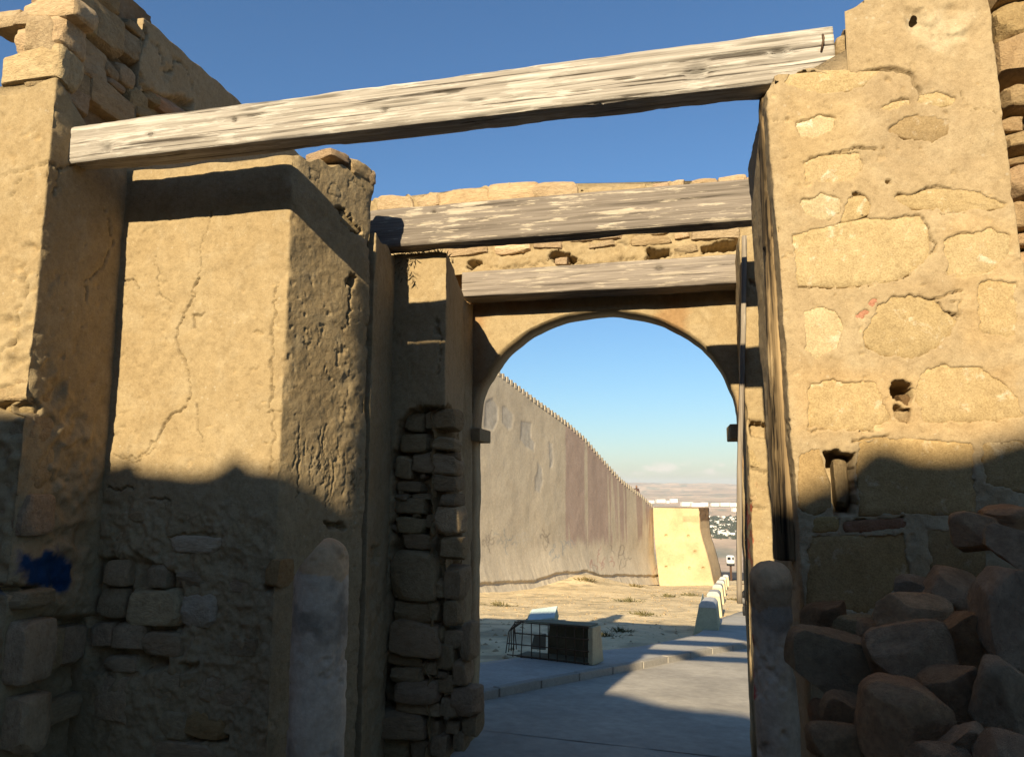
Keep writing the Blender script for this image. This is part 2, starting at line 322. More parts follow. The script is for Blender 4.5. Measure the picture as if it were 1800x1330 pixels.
# a plastered wall: footprint loop (outward on the right hand side of the path) lofted up, weathered and carved
# segs: list of (x, y, resolution of the segment that starts here)
def wall(name, segs, z0, ztop, mat='plaster', parent=None, feats=(), resz=0.016, rad=0.016, amp=(0.014, 0.005, 0.003), erode=0.03, lean=None, seed=0, tintf=None):
    n = len(segs); P = []; S = []
    for k in range(n):
        a = np.array(segs[k][:2], float); b = np.array(segs[(k + 1) % n][:2], float); p = np.array(segs[k - 1][:2], float)
        L = np.linalg.norm(b - a); t1 = (b - a) / L; t0 = (a - p) / np.linalg.norm(a - p)
        r = min(rad, L * 0.3, np.linalg.norm(a - p) * 0.3)
        for q in np.linspace(0, 1, 6):       # rounded corner
            A = a - t0 * r; B = a + t1 * r
            P.append((1 - q) ** 2 * A + 2 * q * (1 - q) * a + q * q * B); S.append(k if q > 0.5 else (k - 1) % n)
        m = max(1, int((L - 2 * r) / segs[k][2]))
        r2 = min(rad, L * 0.3)
        for q in np.linspace(0, 1, m + 1)[1:-1]:
            P.append(a + t1 * (r + (L - r - r2) * q)); S.append(k)
    P = np.array(P); S = np.array(S); nu = len(P)
    T = np.roll(P, -1, 0) - np.roll(P, 1, 0); T /= np.linalg.norm(T, axis=1)[:, None]
    N2 = np.stack([T[:, 1], -T[:, 0]], 1)
    corners = np.array([s[:2] for s in segs], float)
    cd = np.min(np.linalg.norm(P[:, None] - corners[None], axis=2), 1)
    zt = np.array([ztop(x, y) for x, y in P])
    nv = int((zt.max() - z0) / resz) + 2
    Z = np.minimum((z0 + resz * np.arange(nv))[:, None], zt[None])
    X = np.broadcast_to(P[:, 0], Z.shape).copy(); Y = np.broadcast_to(P[:, 1], Z.shape).copy()
    if lean is not None:
        lx, ly = lean(X, Y, Z); X = X + lx; Y = Y + ly
    V = np.stack([X, Y, Z], -1).reshape(-1, 3)
    NN = np.zeros_like(V); NN[:, 0] = np.tile(N2[:, 0], nv); NN[:, 1] = np.tile(N2[:, 1], nv)
    SS = np.tile(S, nv); CD = np.tile(cd, nv)
    d = amp[0] * fbm(V, 1.6, 3, seed) + amp[1] * fbm(V, 7, 3, seed + 3) + amp[2] * fbm(V, 28, 3, seed + 5)
    pit = fbm(V, 19, 2, seed + 9); d -= 0.007 * smooth(0.45, 0.62, pit) * smooth(0.0, 0.35, fbm(V, 1.3, 2, seed + 11))
    er = fbm(V, 5, 4, seed + 7)
    d -= erode * np.clip(er + 0.15, 0, 1) * np.exp(-(CD / 0.045) ** 2)
    tint = np.ones((len(V), 3))
    Q = proj(V)
    if feats:
        wob = np.stack([fbm(V, 14, 3, seed + 21), fbm(V, 14, 3, seed + 22)], 1)
        wob2 = np.stack([fbm(V, 5, 3, seed + 23), fbm(V, 5, 3, seed + 24)], 1)
        wob3 = np.stack([fbm(V, 48, 2, seed + 25), fbm(V, 48, 2, seed + 26)], 1)
        for f in feats:
            ids, kind = f[0], f[1]
            m = np.isin(SS, ids)
            q = Q[m]
            if kind == 'crack':               # polyline, width px, depth
                pl, wd, dp = f[2:5]
                q2 = q + wob[m] * 8 + np.stack([fbm(V[m], 45, 2, 77), fbm(V[m], 45, 2, 78)], 1) * 2.5
                dist = np.full(len(q), 1e9)
                for a, b in zip(pl[:-1], pl[1:]): dist = np.minimum(dist, seg_dist(q2, a, b))
                wv = 0.62 * wd * (0.7 + 0.8 * np.clip(vnoise(V[m] * 9, 4) + 0.4, 0, 1))
                d[m] -= min(dp, 0.026) * (1 - smooth(wv * 0.2, wv * 1.9, dist))
                tint[m] *= (1 - 0.45 * (1 - smooth(wv * 0.3, wv * 1.0, dist)))[:, None]  # crack interior also darkened in the colour, on top of its real depth
            elif kind == 'poly':              # recess
                pl, dp, soft = f[2:5]
                pa_ = np.array(pl); bb = (q[:, 0] > pa_[:, 0].min() - 25) & (q[:, 0] < pa_[:, 0].max() + 25) & (q[:, 1] > pa_[:, 1].min() - 25) & (q[:, 1] < pa_[:, 1].max() + 25)
                if not bb.any(): continue
                m = np.where(m)[0][bb]; q = q[bb]
                sd = poly_sd(q + wob[m] * 6 + wob2[m] * 6 + wob3[m] * 3.2, pl)
                d[m] -= dp * (1 - smooth(-soft, soft * 0.4, sd))
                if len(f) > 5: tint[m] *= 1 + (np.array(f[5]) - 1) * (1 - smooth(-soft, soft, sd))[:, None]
            elif kind == 'paint':             # sprayed line
                pl, wd, tc = f[2:5]
                dist = np.full(len(q), 1e9)
                for a, b in zip(pl[:-1], pl[1:]): dist = np.minimum(dist, seg_dist(q + wob[m] * 2, a, b))
                tint[m] *= 1 + (np.array(tc) - 1) * (1 - smooth(wd * 0.3, wd * 1.2, dist))[:, None]
            elif kind == 'tint':
                pl, tc, soft = f[2:5]
                sd = poly_sd(q + wob[m] * 14 + wob2[m] * 22, pl)
                tint[m] *= 1 + (np.array(tc) - 1) * (1 - smooth(-soft, soft, sd))[:, None]
            elif kind == 'rough':             # rough rubble-like ground, amplitude in metres
                pl, am, soft = f[2:5]
                k = 1 - smooth(-soft, soft * 0.3, poly_sd(q + wob2[m] * 25, pl))
                rr = 1 - 2.2 * np.abs(fbm(V[m], 5.5, 3, seed + 31)); r2 = fbm(V[m], 16, 4, seed + 32)
                d[m] += k * (am * (0.6 * rr + 0.6 * r2) - 0.5 * am)
    if tintf is not None: tint = tintf(V, Q, tint)
    V = V + NN * d[:, None]
    Fq = grid_faces(nu, nv, True)
    top = V[(nv - 1) * nu:]
    tri = tessellate_polygon([[Vector((a[0], a[1], 0)) for a in top]])
    Fl = [tuple(f) for f in Fq]
    for t3 in tri:
        a, b, c = [int(i) for i in t3]
        A, B, Cc = top[a], top[b], top[c]
        if (B[0]-A[0])*(Cc[1]-A[1]) - (B[1]-A[1])*(Cc[0]-A[0]) < 0: b, c = c, b
        Fl.append(tuple((nv - 1) * nu + i for i in (a, b, c)))
    return mesh_obj(name, V, Fl, mat, parent, True, tint)

# stones: a few shared shapes, cut by random planes
def stone_shape(seed, sub, nplanes, nz, pw=5.0, h0=0.78, h1=0.2):
    rs = np.random.RandomState(seed)
    g = np.linspace(-1, 1, sub + 1); idx = {}; V = []; Fc = []
    def vid(p):
        k = tuple(np.round(p, 5))
        if k not in idx: idx[k] = len(V); V.append(p)
        return idx[k]
    for ax in range(3):
        for sg in (-1, 1):
            for i in range(sub):
                for j in range(sub):
                    q = []
                    for (a, b) in ((i, j), (i + 1, j), (i + 1, j + 1), (i, j + 1)):
                        p = np.zeros(3); p[ax] = sg; p[(ax + 1) % 3] = g[a]; p[(ax + 2) % 3] = g[b]; q.append(vid(p))
                    Fc.append(tuple(q) if sg > 0 else tuple(q[::-1]))
    V = np.array(V)
    V = V / (np.sum(np.abs(V) ** pw, 1) ** (1 / pw))[:, None]
    for _ in range(nplanes):
        nrm = rs.normal(size=3); nrm /= np.linalg.norm(nrm)
        h = h0 + h1 * rs.rand()
        ext = np.max(V @ nrm); h *= ext
        over = np.clip(V @ nrm - h, 0, None); V = V - over[:, None] * nrm * 0.92
    r = np.linalg.norm(V, axis=1)[:, None]
    V = V + V / r * (nz * fbm(V + seed * 3.1, 1.3, 3, seed)[:, None] + nz * 0.6 * fbm(V + seed, 3.6, 5, seed + 1)[:, None])
    V /= np.abs(V).max(0)
    me = bpy.data.meshes.new('stone'); me.from_pydata(V.tolist(), [], Fc)
    me.polygons.foreach_set('use_smooth', np.full(len(me.polygons), True)); set_tint(me)
    me.set_sharp_from_angle(angle=R(26))
    return me
STONES = [stone_shape(k, 10, 12, 0.075, 9.0) for k in range(10)]
for m_ in STONES: m_.materials.append(M['stone'])
ROCKS = [stone_shape(40 + k, 24, 14, 0.055, 5.0, 0.60, 0.30) for k in range(9)]
for m_ in ROCKS: m_.materials.append(M['rock'])
def rotm(yaw, jit, rs):
    return Euler((rs.uniform(-jit, jit), rs.uniform(-jit, jit), yaw + rs.uniform(-jit, jit))).to_matrix().to_4x4()
SR = random.Random(3)
# a stone of a wall, given by its outline box in the photograph on a face (p0, normal); 'out' = how far it stands out
def wstone(box, p0, nrm, parent, out=0.04, depth=0.22, tint=None, name='stone', jit=0.05):
    x0, y0, x1, y1 = box; cx, cy = (x0 + x1) / 2, (y0 + y1) / 2
    nrm = np.asarray(nrm, float); nrm = nrm / np.linalg.norm(nrm)
    p0 = np.asarray(p0, float)
    A = onP(x0, cy, p0, nrm); B = onP(x1, cy, p0, nrm); T = onP(cx, y0, p0, nrm); D = onP(cx, y1, p0, nrm)
    ww = np.linalg.norm(B - A); hh = np.linalg.norm(T - D)
    c = (A + B) / 2; c[2] = (T[2] + D[2]) / 2
    c = c + nrm * (out - depth / 2)
    o = bpy.data.objects.new(name, SR.choice(STONES)); col.objects.link(o)
    yaw = math.atan2(nrm[0], -nrm[1])
    m = Matrix.Translation(c) @ rotm(yaw, jit, SR) @ Matrix.Diagonal((ww * 0.53, depth / 2, hh * 0.53, 1))
    v = SR.uniform(0.86, 1.12); tt = tint or (1, 1, 1)
    o.color = (v * tt[0], v * tt[1] * SR.uniform(0.97, 1.03), v * tt[2] * SR.uniform(0.92, 1.06), 1)
    o.parent = parent; o.matrix_parent_inverse = Matrix.Identity(4)
    o.matrix_basis = Matrix.Translation(-parent.location) @ m
    return o
# a dressed stone let into a plastered face, outline traced as a polygon on that face
def slab(poly, p0, nrm, parent, front=-0.012, thick=0.14, tint=(1, 1, 1), name='stone', seed=0, grow=5.0):
    nrm = np.asarray(nrm, float); nrm /= np.linalg.norm(nrm)
    poly = np.array(poly, float); cen = poly.mean(0); pts = []
    n = len(poly)
    for k in range(n):
        a, b = poly[k], poly[(k + 1) % n]
        for q in (0.0, 0.34, 0.67): pts.append(a + (b - a) * q)
    pts = np.array(pts); rs = np.random.RandomState(seed + 5)
    dirv = pts - cen; L = np.linalg.norm(dirv, axis=1)[:, None]
    pts = cen + dirv / L * (L + grow + rs.uniform(-1.5, 1.5, (len(pts), 1)))
    m = len(pts); V = []
    rings = ((1.0, -thick), (1.0, -0.012), (0.95, -0.003), (0.82, 0.0), (0.55, 0.003), (0.28, 0.003))
    for sc, off in rings:
        for p in pts:
            w3 = onP(*(cen + (p - cen) * sc), p0, nrm)
            V.append(w3 + nrm * (front + off))
    V.append(onP(*cen, p0, nrm) + nrm * (front + 0.004)); V = np.array(V)
    body = slice(m, len(V))
    V[body] += nrm * (0.006 * fbm(V[body], 9, 3, seed)[:, None] + 0.002 * rs.uniform(-1, 1, (len(V) - m, 1)))
    Fc = []
    for r_ in range(len(rings) - 1):
        for k in range(m): Fc.append((r_ * m + k, r_ * m + (k + 1) % m, (r_ + 1) * m + (k + 1) % m, (r_ + 1) * m + k))
    lr = (len(rings) - 1) * m
    for k in range(m): Fc.append((lr + k, lr + (k + 1) % m, len(V) - 1))
    A = V[lr + 1] - V[lr]; B = V[-1] - V[lr]
    if np.dot(np.cross(A, B), nrm) < 0: Fc = [f[::-1] for f in Fc]
    o = mesh_obj(name, V, Fc, 'slab', parent, True); v = SR.uniform(0.92, 1.08)
    o.color = (tint[0] * v, tint[1] * v, tint[2] * v, 1)
    return o
def topz(pl, Y):                            # roof line traced in the photograph on a plane Y = const -> z as a function of x
    W = np.array([onY(a, b, Y) for a, b in pl]); o = np.argsort(W[:, 0]); W = W[o]
    return lambda x, s=0: float(np.interp(x, W[:, 0], W[:, 2]))

# ================================================================== the setting: ground, road, pavement, far land
X1, Y1, YP = -4.00, 3.81, 4.48             # end pier side / front, recessed panel
Y3, YB3, YU, YA, YAB = 5.90, 7.5, 7.56, 7.83, 8.25
YR = 3.88
def sheet(name, xs, ys, zf, mat, tintf=None, parent=None, kind='structure'):
    X, Y = np.meshgrid(np.asarray(xs, float), np.asarray(ys, float)); Z = zf(X, Y)
    V = np.stack([X, Y, Z], -1).reshape(-1, 3)
    o = mesh_obj(name, V, grid_faces(len(xs), len(ys)), mat, parent, True, None if tintf is None else tintf(V))
    return tag(o, kind=kind)
def slope(Y): return np.where(Y > 0, -0.1 * Y, -0.02 * Y)
prof_d = [-80, 0, 40, 90, 150, 260, 420, 1000, 2000, 2600, 3200, 3800, 4500, 6000, 9000, 12500, 17000, 18000]
prof_z = [1.2, -0.35, -4.35, -9.35, -15.3, -42, -80, -195, -211, -203, -165, -146, -134, -118, -80, -25, -60, -70]
def far_z(X, Y):
    z = np.interp(Y, prof_d, prof_z)
    P = np.stack([X, Y, 0 * X], -1)
    k = smooth(900, 2500, Y); k2 = smooth(6000, 11000, Y)
    z = z + k * 9 * fbm(P, 1 / 700, 4, 61) + k2 * (95 * fbm(P, 1 / 2600, 5, 62) + 30 * fbm(P, 1 / 700, 4, 66)) - smooth(-6, -3, -np.abs(X - 200) / 9000 - 0) * 0
    return z
def far_tint(V):
    a = fbm(V * [1, 1, 0], 1 / 260, 5, 63)[:, None]; b = fbm(V * [1, 1, 0], 1 / 900, 4, 64)[:, None]
    t = 1 + 0.35 * a + 0.35 * b
    green = smooth(0.05, 0.4, fbm(V * [1, 1, 0], 1 / 120, 4, 65))[:, None]
    return t * (1 - green * np.array([0.45, 0.3, 0.25]))
ys = np.concatenate([np.arange(-80, 160, 6), np.geomspace(160, 17500, 190)])
xs = np.concatenate([-np.geomspace(14000, 60, 60), np.arange(-54, 60, 6), np.geomspace(60, 14000, 90)])
ground = sheet('ground', xs, ys, far_z, 'terrain', far_tint)
# road, kerb and pavement outside the gate
kerb_px = [(700, 1275), (840, 1240), (960, 1214), (1069, 1192), (1130, 1180), (1187, 1167), (1245, 1155), (1300, 1145)]
kl = [onG(a, b)[:2] for a, b in kerb_px] + [np.array([4.2, 22.6]), np.array([8.5, 27.5]), np.array([16, 32])]
KL_ = [(-6.0, 4.0)] + [tuple(q) for q in kl]
# stony dirt slope between the pavement and the fortress wall
def dirt_z(X, Y):
    P = np.stack([X, Y, 0 * X], -1)
    m = 0.9 * np.exp(-(((X + 6.8) / 3.0) ** 2 + ((Y - 53) / 6.0) ** 2)) - 0.25 * np.exp(-(((X + 1.5) / 2.0) ** 2 + ((Y - 66) / 4.0) ** 2))
    k = smooth(0.3, 2.5, np.abs(X + 3.5 - (Y - 12.8) * 0.52))
    xk = np.interp(Y, [q[1] for q in KL_], [q[0] for q in KL_]); m = m - 0.4 * smooth(-0.9, -0.1, X - xk) * (1 - smooth(24, 27, Y))
    return slope(Y) + 0.05 * fbm(P, 0.5, 4, 71) * k + 0.035 * fbm(P, 3, 4, 72) + m + 0.035
def dirt_tint(V):
    a = fbm(V, 0.35, 4, 73)[:, None]; b = smooth(0.05, 0.35, fbm(V, 1.1, 5, 74))[:, None]
    return (1 + 0.25 * a) * (1 - 0.35 * b * np.array([1, 0.98, 0.95]))
dirt = sheet('dirt_slope', np.arange(-24, 16, 0.14), np.concatenate([np.arange(10.4, 40, 0.14), np.arange(40, 92, 0.3)]), dirt_z, 'dirt', dirt_tint)
inner = [onG(a, b, 0.16)[:2] for a, b in ((700, 1190), (840, 1165), (930, 1153), (1048, 1144), (1133, 1135), (1224, 1116), (1264, 1087), (1283, 1081), (1300, 1075))] + [np.array([5.0, 35.0]), np.array([10, 41.0]), np.array([18, 47])]
def resample(pl, step):
    pl = np.array(pl); L = np.r_[0, np.cumsum(np.linalg.norm(np.diff(pl, axis=0), axis=1))]
    t = np.linspace(0, L[-1], int(L[-1] / step) + 1)
    return np.stack([np.interp(t, L, pl[:, k]) for k in (0, 1)], 1)
kr = resample(kl, 0.98)
# road: everything on the gate side of the kerb
rx = []; nrow = 60
far = resample(kl, 0.5); V = []; Fq = []
for (x, y) in far:
    for k in range(14):
        t = k / 13; X = x + (26 - x) * t; Yv = y - (y + 3.0) * (t ** 1.0) * 0.0 - t * (y - 4.5)
        V.append((X, Yv, -0.1 * Yv + 0.055))
road_out = mesh_obj('road', V, grid_faces(14, len(far)), 'road', None, True); tag(road_out, kind='structure')
pas = sheet('passage_floor', np.linspace(-7, 14, 60), np.linspace(-7.5, 10.9, 60), lambda X, Y: slope(Y) + 0.05 + 0.01 * fbm(np.stack([X, Y, 0 * X], -1), 1.5, 3, 5), 'road')
pn = 40
ki = resample(kl, 0.5); 
def rs_n(pl, n):
    pl = np.array(pl); L = np.r_[0, np.cumsum(np.linalg.norm(np.diff(pl, axis=0), axis=1))]; t = np.linspace(0, L[-1], n)
    return np.stack([np.interp(t, L, pl[:, k]) for k in (0, 1)], 1)
a_ = rs_n(kl, 60); b_ = rs_n(inner, 60); V = []
for A, B in zip(a_, b_):
    for k in range(10):
        p = A + (B - A) * k / 9; V.append((p[0], p[1], -0.1 * p[1] + 0.17 + 0.004 * vnoise(np.array([[p[0] * 3, p[1] * 3, 0]]))[0]))
    V.append((B[0], B[1], -0.1 * B[1] - 0.1))
pave = mesh_obj('pavement', V, grid_faces(11, 60)[:, ::-1], 'pave', None, True); tag(pave, kind='structure')
for i in range(len(kr) - 1):
    A, B = kr[i], kr[i + 1]; d = B - A; L = np.linalg.norm(d); ang = math.atan2(d[1], d[0]); c = (A + B) / 2
    nrm = np.array([-math.sin(ang), math.cos(ang)]); c = c + nrm * 0.07
    V, Fq = box_vf((0, 0, 0), (L - 0.018, 0.155, 0.36)); V = np.array(V); V[4:, 1] *= 0.92
    sl = math.atan2(-0.1 * d[1], L)
    m = Matrix.Translation((c[0], c[1], -0.1 * c[1] + 0.0)) @ Matrix.Rotation(ang, 4, 'Z') @ Matrix.Rotation(-sl, 4, 'Y')
    o = mesh_obj('kerb_stone', V, Fq, 'kerb', None, False); o.parent = pave; o.matrix_basis = m @ Matrix.Translation((0, 0, random.uniform(-0.004, 0.006)))
    b = o.modifiers.new('b', 'BEVEL'); b.width = 0.018; b.segments = 2
cp = sheet('car_park', np.linspace(4.2, 40, 12), np.linspace(86, 150, 12), lambda X, Y: -0.1 * Y + 0.12 + 0 * X, 'asphalt')

# ================================================================== left side of the gate
P1F = ((0, Y1, 0), (0, -1, 0)); P1S = ((X1, 0, 0), (1, 0, 0)); PNF = ((0, YP, 0), (0, -1, 0))
zP1 = onY(60, 152, Y1)[2]
# ---- end pier
e1 = empty('end_pier', (-4.6, 4.2, gz(4)))
tag(e1, 'broad plastered end pier with blue paint blotch at its foot and bare stones on top', 'pier')
cr1 = [((0,), 'crack', [(-5, 310), (30, 300), (80, 288), (100, 300), (130, 282)], 2.5, 0.02),
       ((1,), 'crack', [(80, 288), (105, 300), (133, 282)], 2.5, 0.02), ((1,), 'crack', [(105, 300), (100, 330), (90, 345)], 2, 0.015),
       ((0,), 'crack', [(35, 300), (30, 330), (20, 345)], 2.5, 0.02),
       ((0,), 'crack', [(45, 500), (30, 560), (20, 600), (0, 615)], 4, 0.03), ((0,), 'crack', [(40, 470), (46, 520), (30, 545)], 3, 0.02),
       ((1,), 'crack', [(180, 365), (197, 430), (180, 470), (155, 495), (150, 530)], 1.6, 0.012),
       ((0, 1), 'poly', [(-20, 705), (60, 700), (75, 712), (70, 728), (-20, 726)], 0.13, 8),
       ((0,), 'rough', [(-30, 560), (70, 520), (110, 640), (110, 1400), (-30, 1400)], 0.05, 40),
       ((1,), 'rough', [(60, 560), (120, 640), (190, 780), (190, 1400), (50, 1400)], 0.045, 40),
       ((0, 1), 'poly', [(-20, 1020), (70, 1030), (72, 1050), (-20, 1048)], 0.12, 8),
       ((0, 1), 'poly', [(70, 1085), (165, 1080), (200, 1100), (170, 1340), (60, 1340)], 0.13, 14)]
cr1 += chips((0,), [(-5, 170, 90, 700, 60, 2, 10, 0.012), (0, 430, 75, 690, 40, 3, 14, 0.018)], 8) + chips((1,), [(75, 430, 190, 900, 50, 2, 10, 0.012)], 9)
cr1 += [((0, 1), 'tint', [(36, 972), (75, 962), (114, 958), (119, 985), (121, 1008), (113, 1028), (98, 1032), (60, 1026), (38, 1022)], (0.03, 0.16, 0.75), 7), ((0, 1), 'tint', [(10, 1050), (38, 1022), (44, 1030), (20, 1052)], (0.05, 0.2, 0.8), 6), ((0, 1), 'tint', [(30, 950), (110, 942), (146, 955), (150, 1010), (120, 1030), (40, 1030)], (1.15, 1.1, 1.1), 6)]
wall('plaster_body', [(-7.0, Y1, 0.02), (X1, Y1, 0.012), (X1 + 0.07, 5.2, 0.5), (-7.0, 5.2, 0.5)], gz(Y1) - 0.3,
     lambda x, y: zP1 - (0.30 * max(0, min(1, (y - Y1 - 0.02) / 0.35)) if x > X1 - 0.3 else 0) + 0.04 * math.sin(x * 9), 'plaster', e1, cr1, seed=1, erode=0.05)
for b in [(-20, 726, 40, 778), (-20, 780, 34, 861), (-20, 870, 36, 944), (-30, 1042, 36, 1071), (-20, 1095, 36, 1208), (-20, 1232, 34, 1335), (-20, 655, 44, 704)]:
    wstone(b, *P1F, e1, out=0.0 if b[1] < 720 else -0.022, depth=0.26)
P1S2 = ((X1 + 0.02, 4.1, 0), (1, -0.06, 0))
for b in [(66, 1105, 122, 1193), (117, 1100, 161, 1170), (66, 1232, 152, 1281), (62, 685, 95, 734)]: wstone(b, *P1S2, e1, out=-0.03, depth=0.26)
for b in [(6, 84, 107, 156), (23, 33, 113, 91), (43, -6, 134, 37), (-14, 18, 34, 50), (26, 22, 62, 50)]:
    wstone(b, *P1F, e1, out=0.03, depth=0.24, tint=(1.2, 1.22, 1.3))
# ---- tall wall running back behind the pier
zW = onX(300, 72, X1)[2]
e2 = empty('tall_side_wall', (-4.2, 6.0, gz(6)))
tag(e2, 'tall sloping-topped wall behind the first beam, half rubble and half grey plaster', 'wall')
xw = onY(14, 110, Y1)[0]
wall('wall_core', [(xw, Y1 + 0.12, 0.05), (X1 - 0.10, Y1 + 0.12, 0.03), (X1 - 0.10, 4.75, 0.5), (xw, 4.75, 0.5)], zP1 - 0.5, lambda x, y: zW + 0.15, 'mortar', e2, seed=2, amp=(0.03, 0.02, 0.01))
wall('plaster_body', [(xw + 0.05, 4.55, 0.1), (X1, 4.55, 0.016), (X1, 10.5, 0.5), (xw + 0.05, 10.5, 0.5)], gz(6) - 0.2, lambda x, y: zW + 0.006 * math.sin(y * 7) + 0.006 * math.sin(y * 23), 'plaster_grey', e2,
     [((1,), 'crack', [(275, 80), (282, 105), (290, 130), (305, 120), (308, 105), (330, 125), (338, 150)], 2, 0.02), ((1,), 'poly', [(280, 118), (302, 108), (305, 130), (292, 142), (280, 135)], 0.015, 5),
      ((1,), 'poly', [(215, -10), (262, 60), (240, 105), (255, 160), (290, 160), (340, 180), (330, 215), (200, 215), (200, -10)], 0.09, 6)], seed=3, erode=0.006, amp=(0.006, 0.005, 0.003))
for b in [(105, 50, 190, 128), (105, 105, 163, 167), (140, 20, 175, 58), (167, 12, 222, 88), (216, 55, 253, 105), (187, 105, 212, 138), (212, 117, 241, 152), (152, 122, 195, 148),
          (165, 152, 241, 206), (231, 156, 263, 198), (261, 156, 286, 183), (226, 41, 259, 58), (130, -20, 170, 22), (175, -25, 215, 14), (120, 150, 165, 195), (195, 138, 225, 158), (240, 190, 275, 210)]:
    wstone(b, *P1S, e2, out=0.0, depth=0.3, tint=(1.0, 1.0, 1.0))
o = wstone((272, 175, 338, 204), *P1S, e2, out=0.0, depth=0.3, tint=(1.25, 1.1, 1.15))
# ---- pier with the recessed panel and the splayed side
XC2, XQ2, YQ2 = onY(505, 500, YP)[0], -2.313, 5.25
zf2 = onX(650, 300, XQ2)[2]; zp2 = onY(515, 273, YP)[2]
e3 = empty('splayed_pier', (-3.2, 4.7, gz(4.7)))
tag(e3, 'wide plastered pier with sunlit cracked panel and scratched splayed side under the first beam', 'pier')
f3 = [((0,), 'crack', [(352, 490), (318, 560), (310, 600), (335, 660), (332, 700), (325, 715), (295, 735), (275, 770), (245, 800), (222, 804)], 2.2, 0.022),
      ((0,), 'crack', [(372, 375), (355, 440), (350, 490)], 1.2, 0.010), ((0,), 'crack', [(340, 575), (340, 557), (362, 552)], 2.4, 0.02),
      ((0,), 'crack', [(222, 495), (236, 497), (246, 508)], 2.4, 0.02), ((0,), 'crack', [(275, 790), (230, 812), (200, 800)], 2, 0.015), ((0,), 'crack', [(345, 710), (352, 760), (354, 795)], 1.8, 0.013),
      ((0,), 'crack', [(488, 500), (480, 560), (476, 640), (476, 720), (480, 760), (472, 830)], 2.2, 0.016), ((0,), 'crack', [(275, 450), (283, 520), (307, 533)], 1.2, 0.01),
      ((0,), 'crack', [(470, 724), (492, 724), (520, 730)], 3, 0.02), ((0,), 'crack', [(190, 862), (232, 855)], 2.4, 0.02), ((0,), 'crack', [(262, 880), (290, 875), (296, 890)], 2, 0.015),
      ((1,), 'crack', [(545, 296), (562, 302), (556, 318), (543, 312), (545, 296)], 1.6, 0.004), ((1,), 'crack', [(575, 335), (583, 322), (600, 335), (597, 352), (575, 335)], 1.6, 0.004),
      ((1,), 'crack', [(612, 330), (620, 310), (640, 340)], 1.6, 0.004), ((1,), 'crack', [(537, 575), (545, 600), (537, 612), (533, 590)], 1.6, 0.004), ((1,), 'crack', [(556, 570), (562, 610), (572, 580)], 1.6, 0.004),
      ((1,), 'poly', [(590, 360), (606, 372), (636, 400), (640, 415), (625, 410), (598, 385)], 0.07, 4), ((1,), 'crack', [(622, 485), (615, 530), (612, 570)], 2.6, 0.03),
      ((1,), 'poly', [(612, 478), (630, 488), (625, 505), (612, 500)], 0.05, 4),
      ((1,), 'poly', [(570, 915), (600, 918), (604, 932), (575, 930)], 0.08, 5),
      ((1,), 'rough', [(600, 600), (640, 620), (650, 930), (590, 900), (590, 700)], 0.014, 12),
      ((0,), 'rough', [(150, 850), (470, 880), (505, 960), (505, 1340), (150, 1340)], 0.032, 40), ((0,), 'poly', [(165, 975), (245, 978), (300, 1000), (320, 1040), (330, 1098), (260, 1160), (150, 1190), (150, 1000)], 0.07, 12),
      ((0,), 'poly', [(240, 1150), (285, 1140), (292, 1178), (250, 1185)], 0.10, 8), ((0,), 'poly', [(318, 1165), (350, 1160), (345, 1178), (320, 1180)], 0.06, 6), ((0,), 'poly', [(320, 1290), (395, 1292), (395, 1306), (325, 1304)], 0.10, 6),
      ((0,), 'poly', [(368, 1190), (388, 1195), (386, 1208), (368, 1204)], 0.07, 5), ((0,), 'poly', [(462, 1028), (496, 1026), (496, 1042), (466, 1042)], 0.08, 6),
      ((0,), 'poly', [(288, 940), (388, 935), (396, 972), (290, 972)], 0.02, 5)]
for k in range(34):   # vertical scratches on the splayed side
    x = random.uniform(520, 632); y = random.uniform(745, 840); f3.append(((1,), 'crack', [(x, y), (x - 3, y + random.uniform(25, 75))], 1.3, 0.005))
f3 += chips((0,), [(215, 300, 500, 830, 45, 1.5, 7, 0.006), (440, 480, 500, 840, 22, 2, 8, 0.010), (200, 730, 380, 830, 14, 3, 12, 0.007)], 6) + chips((1,), [(515, 300, 650, 900, 34, 1.5, 6, 0.004), (590, 560, 640, 900, 20, 2, 8, 0.006)], 7)
wall('plaster_body', [(X1 - 0.15, YP, 0.0075), (XC2, YP, 0.008), (XQ2, YQ2, 0.1), (XQ2 - 0.2, YQ2 + 0.05, 0.3), (X1 - 0.15, YQ2 + 0.05, 0.5)], gz(4.5) - 0.3,
     lambda x, y: zp2 + 0.01 * math.sin(x * 11) if y < YP + 0.05 else zp2 + (zf2 - zp2) * min(1, (y - YP) / 0.77) + 0.02 * math.sin(y * 31), 'plaster', e3, f3, resz=0.0082, seed=4, erode=0.035, amp=(0.014, 0.006, 0.0035))
